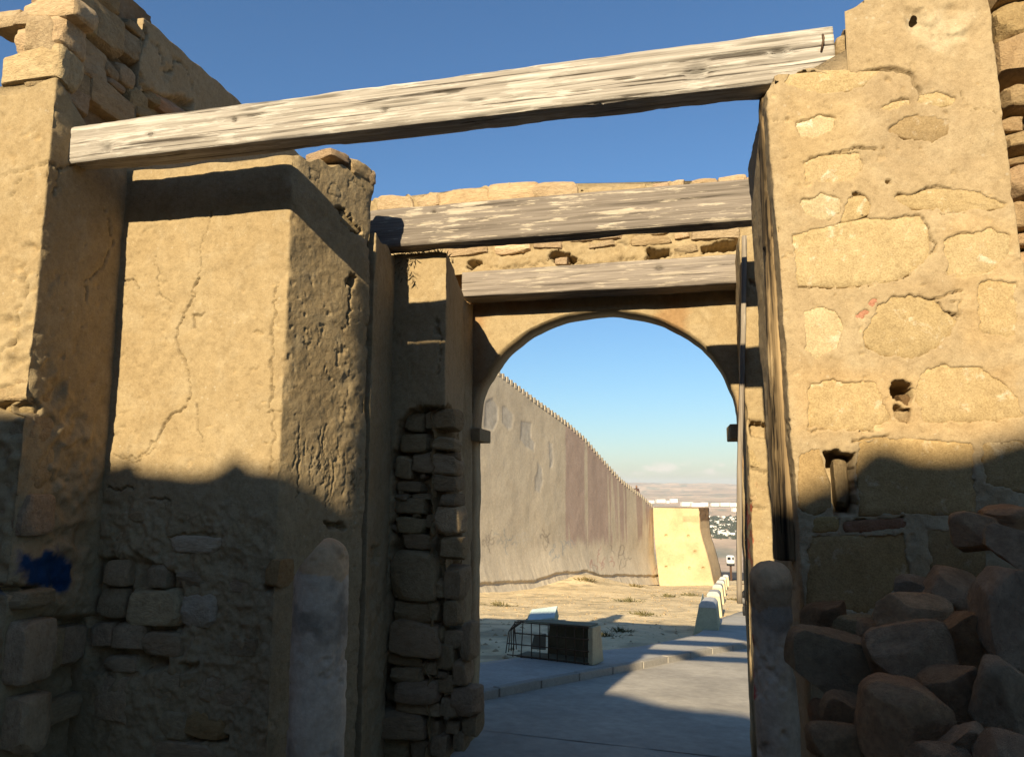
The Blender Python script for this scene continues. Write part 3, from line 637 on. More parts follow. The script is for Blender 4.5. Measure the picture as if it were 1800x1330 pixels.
for k, b in enumerate([(181, 984, 225, 1030), (259, 991, 296, 1033), (171, 1035, 218, 1086), (220, 1035, 317, 1100), (314, 1044, 379, 1102), (197, 1095, 252, 1150), (160, 1093, 197, 1143), (247, 1111, 319, 1153),
          (181, 1153, 240, 1182), (255, 1180, 344, 1227), (294, 940, 386, 971), (225, 899, 257, 918), (298, 881, 344, 917), (393, 1008, 460, 1044), (467, 984, 496, 1033), (301, 998, 386, 1030), (167, 1189, 231, 1273),
          (323, 1252, 393, 1298), (277, 1249, 330, 1298), (266, 1302, 386, 1345), (190, 925, 245, 970), (400, 1120, 450, 1160), (345, 1180, 440, 1240)]):
    white = k in (4, 10); buried = k in (12, 13, 15, 20, 21, 22, 9)
    wstone(b, *PNF, e3, out=0.0 if buried else 0.012 if k == 10 else 0.02, depth=0.2, tint=(1.45, 1.6, 1.9) if white else (1.25, 1.3, 1.3) if k == 3 else (0.9, 0.78, 0.62) if k in (17, 14) else (1, 1, 1))
SPF = ((XQ2, YQ2, 0), (YQ2 - YP, -(XQ2 - XC2), 0))
for b in [(578, 266, 612, 286), (612, 284, 652, 312), (640, 296, 660, 326)]: wstone(b, *SPF, e3, out=0.03, depth=0.3)
wstone((604, 368, 636, 404), *SPF, e3, out=-0.02, depth=0.15)
# ---- low pier under the second beam
e4 = empty('low_pier', (-2.6, 5.5, gz(5.5)))
tag(e4, 'narrow shaded plaster pier carrying the left end of the second beam', 'pier')
wall('plaster_body', [(-3.4, 5.31, 0.2), (XQ2 + 0.006, 5.31, 0.016), (-2.38, Y3 + 0.05, 0.4), (-3.4, Y3 + 0.05, 0.5)], gz(5.5) - 0.3, lambda x, y: 3.97 + 0.02 * math.sin(y * 17), 'plaster', e4,
     [((1,), 'poly', [(655, 960), (668, 955), (666, 990), (655, 990)], 0.06, 6), ((1,), 'rough', [(630, 1000), (700, 1000), (700, 1340), (630, 1340)], 0.03, 30)], seed=6)
# ---- inner pier with the hollow full of dry stones
e5 = empty('inner_pier', (-2.1, 6.6, gz(6.6)))
tag(e5, 'shaded inner pier with a tall hollow full of loose stacked stones beside the arch', 'pier')
z3 = onY(745, 446, Y3)[2]; x3 = onY(785, 500, Y3)[0]
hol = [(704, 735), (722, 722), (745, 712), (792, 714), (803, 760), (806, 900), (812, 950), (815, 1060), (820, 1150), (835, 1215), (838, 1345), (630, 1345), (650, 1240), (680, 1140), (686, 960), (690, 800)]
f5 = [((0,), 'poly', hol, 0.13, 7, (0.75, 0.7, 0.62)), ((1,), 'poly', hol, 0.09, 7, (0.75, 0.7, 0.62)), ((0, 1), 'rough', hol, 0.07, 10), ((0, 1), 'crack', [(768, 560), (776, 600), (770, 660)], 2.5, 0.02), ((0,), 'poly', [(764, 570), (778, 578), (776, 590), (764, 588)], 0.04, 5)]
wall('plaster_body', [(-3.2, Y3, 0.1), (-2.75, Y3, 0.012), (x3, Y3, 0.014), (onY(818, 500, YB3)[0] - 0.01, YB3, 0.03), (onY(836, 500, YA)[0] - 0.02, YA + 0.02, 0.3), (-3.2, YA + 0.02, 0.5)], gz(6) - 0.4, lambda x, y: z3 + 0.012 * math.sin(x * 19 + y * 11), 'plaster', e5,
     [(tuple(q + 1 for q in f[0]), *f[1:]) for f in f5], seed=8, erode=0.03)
hs = [(708, 724, 743, 758), (745, 717, 799, 758), (699, 761, 755, 795), (755, 768, 799, 792), (721, 795, 801, 834), (755, 832, 801, 863), (691, 846, 743, 866), (770, 868, 801, 890), (757, 890, 806, 939), (691, 876, 752, 905),
      (691, 910, 745, 939), (770, 944, 809, 988), (686, 968, 767, 1056), (774, 998, 811, 1054), (745, 1017, 779, 1049), (684, 1056, 767, 1098), (774, 1056, 804, 1103), (684, 1093, 774, 1157),
      (774, 1110, 809, 1144), (762, 1132, 796, 1181), (677, 1149, 740, 1174), (679, 1174, 743, 1203), (740, 1162, 765, 1188), (755, 1184, 784, 1198), (691, 1198, 767, 1237), (760, 1198, 794, 1223), (787, 1213, 836, 1262),
      (691, 1230, 772, 1259), (645, 1252, 745, 1301), (735, 1274, 770, 1308), (770, 1232, 801, 1267), (779, 1272, 804, 1294), (791, 1291, 814, 1325), (752, 1296, 787, 1335), (640, 1301, 713, 1340), (791, 1164, 816, 1208),
      (693, 800, 722, 840), (700, 938, 760, 968), (765, 1105, 778, 1130), (804, 1100, 826, 1165), (690, 868, 715, 880), (718, 868, 760, 880), (745, 905, 760, 930), (715, 1300, 755, 1345), (806, 1262, 836, 1300)]
P3F = ((0, Y3, 0), (0, -1, 0))
for k, b in enumerate(hs):
    big = k in (12, 17, 28, 24)
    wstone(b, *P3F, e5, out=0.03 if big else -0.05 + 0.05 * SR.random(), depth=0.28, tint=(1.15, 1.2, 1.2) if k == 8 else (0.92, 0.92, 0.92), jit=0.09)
rf = random.Random(13)
for k in range(46):
    x = rf.uniform(688, 806); y = rf.uniform(735, 1320); a_ = rf.uniform(5, 11); wstone((x - a_, y - a_ * 0.7, x + a_, y + a_ * 0.7), *P3F, e5, out=-0.07 + 0.03 * rf.random(), depth=0.12, jit=0.4)
# ---- wall over the lintel, and the arch
e6 = empty('lintel_wall', (-0.6, 6.9, gz(7)))
tag(e6, 'sunlit rough stone wall above the third beam with ragged top and dark gaps', 'wall')
tl = topz([(600, 356), (640, 352), (665, 350), (700, 347), (735, 345), (800, 336), (860, 328), (940, 323), (995, 324), (1020, 335), (1100, 331), (1150, 326), (1190, 322), (1260, 317), (1300, 314), (1345, 314), (1420, 316)], YU)
zl = onY(1060, 461, YU)[2] - 0.03
PUF = ((0, YU, 0), (0, -1, 0))
gaps = [[(818, 460), (836, 455), (846, 458), (845, 468), (832, 472), (820, 470)], [(964, 452), (972, 446), (1000, 444), (1009, 452), (1008, 464), (985, 458), (968, 466)], [(1132, 436), (1178, 434), (1180, 448), (1150, 455), (1130, 452)],
        [(1230, 432), (1270, 426), (1306, 420), (1306, 436), (1285, 444), (1262, 440), (1232, 444)]]
f6 = [((0,), 'poly', g, 0.22, 4) for g in gaps] + [((0,), 'crack', [(845, 467), (870, 470), (905, 470), (925, 466), (960, 462), (985, 458)], 2, 0.03), ((0,), 'crack', [(1009, 460), (1060, 465), (1120, 455)], 2, 0.03),
      ((0,), 'crack', [(1180, 446), (1200, 444), (1230, 438)], 2, 0.03), ((0,), 'rough', [(640, 300), (1360, 300), (1360, 432), (1180, 430), (1000, 438), (850, 448), (640, 455)], 0.035, 6),
      ((0,), 'poly', [(862, 424), (932, 420), (935, 446), (866, 448)], 0.03, 4), ((0,), 'crack', [(1110, 405), (1112, 422), (1080, 432), (1040, 435)], 3, 0.04)]
wall('wall_body', [(-3.9, YU, 0.018), (1.3, YU, 0.4), (1.3, YAB + 0.1, 0.4), (-3.9, YAB + 0.1, 0.5)], zl, lambda x, y: tl(x) + 0.02 * math.sin(x * 21) + 0.015 * math.sin(x * 47), 'plaster', e6, f6, seed=10, erode=0.02, amp=(0.02, 0.012, 0.008), resz=0.014)
for b, tn in [((664, 343, 728, 372), 1.1), ((732, 340, 774, 368), 1.1), ((772, 330, 860, 364), 1.15), ((858, 321, 945, 358), 1.2), ((930, 319, 1018, 352), 1.15), ((1030, 330, 1080, 345), 1.2), ((1090, 328, 1140, 342), 1.2), ((1148, 322, 1178, 336), 1.2),
          ((1180, 317, 1206, 334), 1.25), ((1215, 314, 1262, 330), 1.2), ((1262, 309, 1312, 326), 1.4), ((1305, 310, 1345, 326), 1.2), ((866, 424, 932, 446), 1.5), ((1034, 424, 1080, 436), 1.1), ((1110, 415, 1180, 432), 1.1), ((1186, 408, 1212, 420), 1.5), ((1182, 430, 1228, 446), 1.0),
          ((1000, 400, 1108, 424), 1.1), ((1112, 396, 1180, 414), 1.0), ((975, 452, 1000, 466), 1.1), ((780, 432, 856, 450), 1.05), ((938, 408, 998, 440), 1.05), ((1215, 400, 1300, 426), 1.05)]:
    wstone(b, *PUF, e6, out=0.03, depth=0.25, tint=(tn, tn, tn * 1.05))
e6b = empty('rear_shade_wall', (-8, 8, gz(8))); tag(e6b, 'unseen wall behind the left piers, added to lengthen the gate shadow', 'wall')  # added out of view so the gate shadow reaches farther over the dirt
wall('wall_body', [(-12.5, YU + 0.1, 0.3), (-4.5, YU + 0.1, 0.3), (-4.5, YAB + 0.15, 0.3), (-12.5, YAB + 0.15, 0.2)], gz(8) - 0.4, lambda x, y: 5.02 + 0.06 * math.sin(x * 2.3) + 0.03 * math.sin(x * 7), 'plaster', e6b, resz=0.12, erode=0.0, seed=48)
# arch: spandrel wall with a round-headed opening
e7 = empty('gate_arch', (-0.7, 7.7, gz(7.7)))
tag(e7, 'round plastered arch with small projecting impost blocks framing the view', 'arch')
xl = onY(845, 850, YAB)[0]; xr = onY(1300, 850, YAB)[0]; zs = onY(1070, 752, YAB)[2]; zc = onY(1086, 558, YAB)[2]
xc = (xl + xr) / 2; hw = (xr - xl) / 2; rise = zc - zs
inn = []                                     # opening outline from the left foot over the crown to the right foot
zb = gz(YAB) - 0.3
for z in np.arange(zb, zs, 0.04): inn.append((xl, z))
for t in np.linspace(math.pi, 0, 90): inn.append((xc + hw * math.cos(t), zs + rise * abs(math.sin(t)) ** 0.94))
for z in np.arange(zs, zb, -0.04): inn.append((xr, z))
inn = np.array(inn); n_in = len(inn)
ztopA = zl + 0.1
nr = 14; V = []
P_in = np.stack([inn[:, 0], 0 * inn[:, 0], inn[:, 1]], 1)
jig = 0.014 * fbm(P_in, 5, 4, 91)
cen = np.array([xc, zs])
for yv in (YA, YAB):
    rng = range(nr)
    for r_ in rng:
        t = r_ / (nr - 1)
        for k in range(n_in):
            x, z = inn[k]
            if z <= zs: ox, oz = (xl - 1.2 if k < n_in / 2 else xr + 1.2), z
            else:
                dx, dz = x - xc, z - zs
                s_ = min((hw + 1.2) / max(abs(dx), 1e-6), (ztopA - zs) / max(dz, 1e-6)); ox, oz = xc + dx * s_, zs + dz * s_
            q = t ** 1.5
            X = x + (ox - x) * q; Z = z + (oz - z) * q
            dirx = (cen[0] - x); 
            V.append((X + (jig[k] * np.sign(x - xc) if r_ == 0 else 0), yv, Z + (jig[k] if r_ == 0 and z > zs else 0)))
V = np.array(V); half = nr * n_in
V[:half, 1] += 0.010 * fbm(V[:half], 8, 4, 92) + 0.012 * fbm(V[:half], 2, 3, 93)
fr = grid_faces(n_in, nr); Fl = [tuple(f) for f in fr[:, ::-1]] + [tuple(f + half) for f in fr]
for k in range(n_in - 1): Fl.append((k, k + 1, half + k + 1, half + k))
Fl = [f[::-1] for f in Fl]
tn = np.ones((len(V), 3)); st = smooth(0.0, 0.35, fbm(V, 2.2, 4, 94))[:, None]; tn = 1 - st * np.array([0.10, 0.26, 0.36])
ao = mesh_obj('spandrel', V, Fl, 'plaster', e7, True, tn)
for sx, px in ((xl, (836, 752, 861, 775)), (xr, (1284, 745, 1300, 772))):
    zt_ = onY(px[0], px[1], YA - 0.02)[2]; zb_ = onY(px[0], px[3], YA - 0.02)[2]
    cxp = sx + (0.03 if sx < 0 else -0.03)
    V, Fq = box_vf((cxp, (YA + YAB) / 2, (zt_ + zb_) / 2), (0.16, YAB - YA + 0.07, zt_ - zb_))
    o = mesh_obj('impost', V, Fq, 'plaster', e7, False); b = o.modifiers.new('b', 'BEVEL'); b.width = 0.012; b.segments = 2

# ================================================================== right side of the gate
xri = onY(1311, 700, 6.7)[0]; zri = onY(1322, 412, 6.7)[2]
e8 = empty('inner_jamb', (0.8, 6.8, gz(6.6)))
tag(e8, 'slim sunlit plaster jamb with red graffiti seen between the post and the arch', 'pier')
RJF = ((0, 6.7, 0), (0, -1, 0))
f8 = [((0,), 'poly', [(1316, 740), (1350, 742), (1350, 772), (1318, 768)], 0.10, 5), ((0,), 'crack', [(1312, 826), (1350, 830)], 3, 0.03), ((0,), 'crack', [(1312, 886), (1350, 893)], 3, 0.03), ((0,), 'crack', [(1316, 495), (1340, 502)], 5, 0.04),
      ((3,), 'crack', [(1305, 860), (1310, 900)], 2, 0.02)]
for k in range(30):
    y = random.choice([random.uniform(876, 915), random.uniform(925, 985)]); x = random.uniform(1302, 1322); pl = [(x, y)]
    for j in range(3): pl.append((pl[-1][0] + random.uniform(-2.2, 2.6), pl[-1][1] + random.uniform(3, 8)))
    f8.append(((0, 3), 'paint', pl, 1.5, (1.0, 0.38, 0.36)))
wall('plaster_body', [(xri, 6.7, 0.008), (1.6, 6.7, 0.5), (1.6, YA + 0.02, 0.5), (xri + 0.05, YA + 0.02, 0.010)], gz(6.8) - 0.3, lambda x, y: zri + 0.02 * math.sin(x * 20 + y * 9), 'plaster', e8, f8, seed=12, erode=0.04)
for b in [(1316, 772, 1345, 826), (1318, 835, 1350, 885), (1320, 705, 1350, 742)]: wstone(b, *RJF, e8, out=0.006, depth=0.2, tint=(1.1, 1.1, 1.05))
RSF0 = ((xri + 0.012, 7.0, 0), (-1, 0.04, 0))
# ---- big right-hand pier
e9 = empty('corner_pier', (1.15, 4.4, gz(4.4)))
tag(e9, 'big sunlit pier of pale blocks and flaking plaster behind the rubble heap', 'pier')
xp0 = 0.575; xp1 = 1.70
patches = {  # outline in the photograph, tint
 'A': ([(1395, 410), (1470, 395), (1540, 383), (1617, 380), (1630, 400), (1634, 450), (1605, 475), (1560, 495), (1470, 503), (1405, 500)], (1.1, 1.12, 1.15)),
 'B': ([(1660, 420), (1700, 412), (1735, 400), (1775, 415), (1770, 450), (1745, 475), (1700, 490), (1668, 480)], (1.08, 1.1, 1.15)),
 'C': ([(1375, 150), (1392, 130), (1480, 124), (1545, 124), (1540, 135), (1505, 155), (1450, 165), (1400, 158)], (1.05, 1.05, 1.05)),
 'D': ([(1400, 215), (1440, 203), (1468, 208), (1465, 230), (1430, 245), (1405, 240)], (1.25, 1.35, 1.6)),
 'E': ([(1540, 195), (1565, 182), (1600, 175), (1604, 183), (1575, 192)], (1.1, 1.1, 1.1)), 'E2': ([(1612, 170), (1640, 162), (1680, 172), (1678, 182), (1640, 184), (1615, 179)], (1, 1, 1)),
 'F': ([(1560, 230), (1590, 207), (1640, 203), (1670, 210), (1665, 235), (1640, 247), (1590, 240)], (0.72, 0.68, 0.66)),
 'G': ([(1410, 290), (1440, 275), (1510, 270), (1518, 290), (1500, 320), (1450, 325), (1415, 315)], (1.05, 1.05, 1.1)),
 'H': ([(1405, 350), (1440, 343), (1475, 350), (1478, 370), (1455, 385), (1435, 382), (1410, 372)], (1.3, 1.45, 1.75)), 'H2': ([(1492, 350), (1520, 346), (1532, 372), (1492, 386), (1478, 388)], (1.0, 0.98, 0.95)),
 'I': ([(1570, 345), (1640, 332), (1720, 335), (1770, 355), (1765, 365), (1690, 372), (1600, 365)], (1.05, 1.03, 1.0)),
 'J': ([(1412, 548), (1446, 538), (1470, 548), (1483, 575), (1473, 612), (1433, 633), (1416, 612)], (1.2, 1.28, 1.45)),
 'K': ([(1520, 580), (1548, 535), (1565, 519), (1600, 521), (1640, 530), (1683, 565), (1675, 585), (1650, 610), (1600, 628), (1550, 622), (1525, 605)], (1.0, 0.98, 0.95)),
 'L1': ([(1504, 558), (1517, 543), (1527, 548), (1514, 562)], (0.95, 0.62, 0.72)), 'L2': ([(1526, 535), (1537, 526), (1544, 531), (1531, 540)], (0.95, 0.6, 0.7)),
 'M': ([(1416, 751), (1422, 677), (1466, 668), (1537, 673), (1551, 694), (1565, 738), (1531, 754), (1466, 754)], (1.08, 1.02, 0.95)),
 'N': ([(1619, 653), (1656, 641), (1717, 643), (1764, 670), (1791, 700), (1800, 731), (1757, 738), (1625, 741), (1609, 687)], (1.05, 1.0, 0.95)),
 'O': ([(1722, 501), (1737, 494), (1785, 494), (1790, 535), (1785, 592), (1737, 585), (1725, 578)], (1.05, 1.0, 0.95)),
 'R': ([(1508, 778), (1540, 770), (1630, 776), (1712, 778), (1718, 902), (1515, 903)], (0.9, 0.82, 0.7)), 'R2': ([(1730, 780), (1800, 775), (1830, 870), (1735, 850)], (0.9, 0.82, 0.7)),
 'Q': ([(1408, 800), (1440, 790), (1456, 850), (1460, 890), (1430, 905), (1405, 890)], (0.85, 0.78, 0.7)),
 'S': ([(1482, 918), (1593, 911), (1593, 928), (1489, 935)], (0.62, 0.42, 0.42)), 'S2': ([(1431, 913), (1471, 911), (1471, 931), (1433, 933)], (0.9, 0.8, 0.6)),
 'T': ([(1425, 945), (1590, 940), (1600, 1012), (1525, 1074), (1417, 1066)], (0.85, 0.74, 0.6)), 'U': ([(1635, 935), (1725, 925), (1735, 1010), (1640, 1015)], (0.8, 0.7, 0.6)),
}
RPF = ((0, YR, 0), (0, -1, 0))
f9 = [((0,), 'poly', p, 0.022, 1.6) for p, _ in patches.values()]
f9 += [((0,), 'poly', [(1566, 682), (1575, 667), (1598, 673), (1607, 700), (1605, 714), (1588, 708), (1571, 700)], 0.20, 4), ((0,), 'poly', [(1570, 713), (1588, 717), (1605, 722), (1600, 744), (1576, 736)], 0.07, 3),
       ((0,), 'poly', [(1450, 795), (1470, 790), (1502, 798), (1507, 850), (1504, 905), (1468, 905), (1458, 850)], 0.16, 5),
       ((0,), 'poly', [(1498, 342), (1510, 338), (1530, 350), (1533, 375), (1528, 383), (1520, 360)], 0.05, 3), ((0,), 'poly', [(1466, 393), (1490, 382), (1530, 378), (1532, 384), (1500, 390)], 0.06, 3),
       ((0,), 'crack', [(1510, 125), (1548, 123), (1580, 122), (1605, 132), (1612, 155), (1625, 170)], 3, 0.04), ((0,), 'crack', [(1565, 228), (1590, 207), (1612, 202)], 3.4, 0.05), ((0,), 'crack', [(1440, 275), (1480, 265), (1540, 262)], 2.4, 0.03),
       ((0,), 'crack', [(1577, 344), (1620, 335), (1650, 328), (1668, 334)], 3, 0.04), ((0,), 'crack', [(1625, 385), (1634, 420), (1645, 432), (1640, 446)], 3.4, 0.05), ((0,), 'crack', [(1600, 521), (1635, 531), (1660, 520), (1690, 508)], 3, 0.05),
       ((0,), 'crack', [(1642, 532), (1665, 555), (1683, 558), (1690, 530), (1670, 537)], 2, 0.03), ((0,), 'crack', [(1497, 775), (1520, 769), (1560, 768)], 3, 0.04), ((0,), 'crack', [(1690, 165), (1700, 190), (1730, 185), (1765, 205)], 1.2, 0.012),
       ((0,), 'crack', [(1640, 370), (1700, 375)], 1.4, 0.01), ((0,), 'crack', [(1405, 503), (1470, 506), (1560, 498), (1600, 480)], 2.0, 0.03), ((0,), 'crack', [(1416, 754), (1470, 756), (1535, 756)], 1.6, 0.02), ((0,), 'crack', [(1362, 212), (1400, 214)], 1.2, 0.012),
       ((0,), 'poly', [(1560, 318), (1567, 316), (1567, 323), (1560, 323)], 0.04, 2), ((0,), 'rough', [(1400, 770), (1810, 770), (1810, 1350), (1390, 1350)], 0.014, 20),
       ((0,), 'tint', [(1600, 30), (1700, 25), (1710, 75), (1650, 85), (1600, 60)], (1.2, 1.28, 1.4), 16), ((0,), 'rough', [(1590, 10), (1740, 10), (1740, 80), (1600, 70)], 0.02, 12)]
f9 += chips((0,), [(1365, 140, 1790, 770, 95, 2, 11, 0.007), (1365, 140, 1790, 770, 40, 1.2, 3.5, 0.02), (1345, 160, 1385, 780, 16, 3, 9, 0.015)], 5)
f9 += [((0,), 'tint', p, tcol, 22) for p, tcol in (([(1380, 640), (1600, 650), (1790, 640), (1790, 765), (1390, 765)], (1.05, 0.99, 0.90)), ([(1660, 380), (1790, 390), (1790, 620), (1700, 600)], (1.06, 1.02, 0.95)), ([(1500, 140), (1700, 130), (1720, 300), (1560, 310)], (0.93, 0.92, 0.92)), ([(1380, 170), (1500, 180), (1500, 330), (1380, 340)], (1.06, 1.04, 0.98)), ([(1560, 480), (1700, 495), (1650, 640), (1540, 630)], (0.94, 0.92, 0.90)))]
zn = topz([(1330, 152), (1352, 150), (1380, 126), (1400, 122), (1500, 128)], YR)
def zr_top(x, y):
    b = zn(x) + 0.02 * math.sin(x * 25) - (0.06 if x < 0.62 else 0)
    if x > 1.0 and y < YR + 0.9: b = 4.50 + 0.12 * min(1, (x - 1.0) * 2) + 0.03 * math.sin(x * 17)
    return b
wall('plaster_body', [(xp0, YR, 0.0065), (xp1, YR, 0.05), (xp1, 4.9, 0.4), (xp0, 4.9, 0.03)], gz(4) - 0.3, zr_top, 'plaster_grey', e9, f9, resz=0.0075, seed=14, erode=0.025, amp=(0.012, 0.006, 0.003), lean=lambda X, Y, Z: (-0.016 * (Z - 2.2), 0 * Z))
for k, (nm, (p, tn)) in enumerate(patches.items()):
    o = slab(p, *RPF, e9, front=-0.007, tint=tuple(0.45 + 0.55 * q for q in tn) if tn[2] > 0.94 else tn, seed=k, name='brick' if nm in ('L1', 'L2', 'S') else 'stone')
wstone((1474, 806, 1498, 892), *RPF, e9, out=-0.07, depth=0.12, tint=(0.7, 0.72, 0.72))
wstone((1588, 690, 1612, 722), *RPF, e9, out=-0.04, depth=0.14, tint=(0.6, 0.5, 0.4)); wstone((1574, 720, 1604, 742), *RPF, e9, out=-0.025, depth=0.1)
for b in [(1468, 62, 1504, 98), (1464, 94, 1500, 126), (1494, 100, 1530, 128), (1484, 40, 1512, 72), (1380, 122, 1420, 140)]: wstone(b, (0, YR + 0.08, 0), (0, -1, 0), e9, out=0.02, depth=0.3)
# ---- rubble wall beside it
e10 = empty('rubble_wall', (2.4, 4.5, gz(4.5)))
tag(e10, 'sunlit dry rubble wall at the far right with deep dark joints', 'wall')
wall('wall_core', [(1.62, YR + 0.28, 0.06), (3.6, YR + 0.28, 0.3), (3.6, 5.2, 0.4), (1.62, 5.2, 0.4)], gz(4) - 0.3, lambda x, y: 4.75 + 0.05 * math.sin(x * 9), 'mortar', e10, seed=16, amp=(0.03, 0.03, 0.015), resz=0.03)
RWF = ((0, YR + 0.1, 0), (0, -1, 0))
yy = -60.0; srow = random.Random(5)
for (y0, y1) in [(-60, 0), (0, 62), (58, 148), (150, 190), (196, 228), (226, 264), (264, 282), (284, 346), (348, 396), (398, 428), (430, 496), (498, 560), (560, 640), (640, 710), (710, 780), (780, 850), (850, 930)]:
    x = 1757 + (y0 / 500) * 32 - 4
    while x < 1960:
        wd = srow.uniform(46, 110); wstone((x, y0 + srow.uniform(-2, 3), x + wd, y1 + srow.uniform(-3, 2)), *RWF, e10, out=srow.uniform(-0.03, 0.04), depth=0.35, tint=(1.05, 1.0, 0.95), jit=0.07); x += wd + 3

# ================================================================== timber
def beam(name, pa, pb, ha, hb, depth, mat, label, group, parent=None, ends=0.02, seed=0, knots=(), amp=1.0):
    # pa, pb: centre of the front face at both ends ; height there ; depth towards +Y
    pa = np.array(pa, float); pb = np.array(pb, float); L = np.linalg.norm(pb - pa); ax = (pb - pa) / L
    up = np.array([0, 0, 1.0]); up = up - ax * (up @ ax); up /= np.linalg.norm(up); bk = np.cross(up, ax)   # into the depth
    nl = int(L / 0.014); per = []
    def add(a, b, n):
        for q in np.linspace(0, 1, n, endpoint=False): per.append((a[0] + (b[0] - a[0]) * q, a[1] + (b[1] - a[1]) * q))
    e = 0.04
    add((-.5 + e, 0), (.5 - e, 0), 34); add((.5 - e, 0), (.5, e * 1.3), 3); add((.5, e * 1.3), (.5, 1), 8); add((.5, 1), (-.5, 1), 6); add((-.5, 1), (-.5, e * 1.3), 12); add((-.5, e * 1.3), (-.5 + e, 0), 3)
    per = np.array(per); m = len(per); V = []; N = []; T = []
    ts = np.linspace(0, 1, nl); LX = ts * L
    U, K = np.meshgrid(LX, np.arange(m), indexing='ij'); h = ha + (hb - ha) * (U / L)
    vv = per[K, 0]; dd = per[K, 1]
    local = np.stack([U, dd * depth, vv * h], -1).reshape(-1, 3)
    nloc = np.zeros_like(local); front = (dd.ravel() < 0.06); nloc[:, 1] = np.where(front, -1, np.where(dd.ravel() > 0.97, 1, 0)); nloc[:, 2] = np.where(front, 0, np.sign(vv.ravel()))
    g = fbm(local * [0.8, 30, 30] + seed * 7, 1, 4, seed); g2 = fbm(local * [2.2, 50, 50] + seed, 1, 3, seed + 2)
    crk = 1 - smooth(0.02, 0.075, np.abs(fbm(local * [0.45, 24, 24] + seed * 3, 1, 2, seed + 4))); crk = crk * smooth(0.0, 0.3, fbm(local * [1.1, 7, 7] + seed * 5, 1, 3, seed + 14))
    d = amp * (0.006 * g + 0.0025 * g2 + 0.012 * fbm(local * [0.8, 2, 2], 1, 3, seed + 6) - 0.010 * crk)
    tint = np.ones((len(local), 3)); tint *= (1 - 0.55 * crk)[:, None]
    edge = np.exp(-((np.abs(np.abs(vv.ravel()) - 0.5)) / 0.06) ** 2); d -= edge * 0.02 * np.clip(fbm(local * [3, 5, 5], 1, 4, seed + 8) + 0.1, 0, 1)
    for kx, kz, rr in knots:
        r_ = np.hypot((local[:, 0] - kx * L) * 0.8, local[:, 2] - kz * ha); k = np.exp(-(r_ / rr) ** 2); d -= 0.018 * k * front; tint *= (1 - 0.5 * k * front)[:, None]
    local = local + nloc * d[:, None]
    endm = np.minimum(U.ravel(), L - U.ravel()) < 0.001
    W = local
    Fl = [tuple(f[::-1]) for f in grid_faces(m, nl, True)]
    Fl.append(tuple(range(m))); Fl.append(tuple((nl - 1) * m + k for k in range(m))[::-1])
    o = mesh_obj(name, W, Fl, mat, None, True, tint)
    rot = Matrix((ax, bk, up)).transposed().to_4x4()
    # local: x along, y depth, z up ; bk must point to +Y
    o.matrix_world = Matrix.Translation(pa) @ rot
    if label: tag(o, label, 'beam', group)
    return o
def front_mid(px, yt, yb, Y):
    a = onY(px, yt, Y); b = onY(px, yb, Y); return (a + b) / 2, a[2] - b[2]
GB = 'timber beams across the gateway'
YB1 = 3.95
a, ha = front_mid(133, 220, 284, YB1); b, hb = front_mid(1467, 45, 134, YB1); a = a + (a - b) / np.linalg.norm(a - b) * 0.35
beam1 = beam('timber_beam', a, b, ha, hb, 0.17, 'wood_pale', 'long pale cracked timber beam highest and nearest, with a bent nail', GB, seed=1, knots=[(0.115, -0.2, 0.03), (0.18, 0.0, 0.018), (0.86, -0.05, 0.05), (0.945, 0.1, 0.04), (0.30, 0.1, 0.015), (0.50, -0.1, 0.018)])
q = onY(1446, 62, YB1); q2 = onY(1443, 93, YB1)
V, Fq = tube_vf([q + [0, -0.004, 0], (q + q2) / 2 + [0.004, -0.035, 0.01], q2 + [0, -0.012, 0]], 0.006, 6)
nail = mesh_obj('nail', V, Fq, 'metal'); nail.parent = beam1; nail.matrix_parent_inverse = beam1.matrix_world.inverted()
YB2 = 5.73
a, ha = front_mid(630, 371, 438, YB2); b, hb = front_mid(1362, 310, 383, YB2)
beam('timber_beam', a, b, ha, hb, 0.19, 'wood_flake', 'thick flaking grey and cream timber beam, middle of the three', GB, seed=2, knots=[(0.2, 0.3, 0.02)], amp=0.7)
a, ha = front_mid(812, 478, 522, YB3); b, hb = front_mid(1305, 445, 497, YB3)
beam('timber_beam', a, b, ha, hb, 0.31, 'wood_grey', 'grey timber lintel beam with round knot directly above the arch', GB, seed=3, knots=[(0.72, 0.15, 0.03)], amp=0.7)
# right-hand standing post
pt = onY(1349, 168, 4.04); pb_ = onY(1384, 985, 4.04)
Lp = np.linalg.norm(pt - pb_)
V = []; m = 28; nl = int(Lp / 0.012); axp = (pt - pb_) / Lp
for i in range(nl):
    t = i / (nl - 1); c = pb_ + (pt - pb_) * t
    for k in range(m):
        an = 2 * math.pi * k / m; cx_ = math.copysign(abs(math.cos(an)) ** 0.45, math.cos(an)); sy_ = math.copysign(abs(math.sin(an)) ** 0.45, math.sin(an))
        V.append((c[0] + cx_ * 0.046 * (1.06 - 0.16 * t), c[1] + 0.06 + sy_ * 0.075, c[2]))
V = np.array(V); cc = np.repeat(np.array([pb_ + (pt - pb_) * i / (nl - 1) for i in range(nl)]) + [0, 0.06, 0], m, 0)
rad_ = V - cc; rad_[:, 2] = 0; rl = np.linalg.norm(rad_, axis=1)[:, None]
g = fbm(V * [28, 28, 1.4], 1, 4, 31); g2 = fbm(V * [60, 60, 5], 1, 3, 32); g3 = fbm(V * [5, 5, 5], 1, 4, 33)
V = V + rad_ / rl * (0.020 * g + 0.008 * g2 + 0.012 * g3 - 0.02 * smooth(0.25, 0.5, g3))[:, None]
Fl = [tuple(f) for f in grid_faces(m, nl, True)] + [tuple((nl - 1) * m + k for k in range(m)), tuple(range(m))[::-1]]
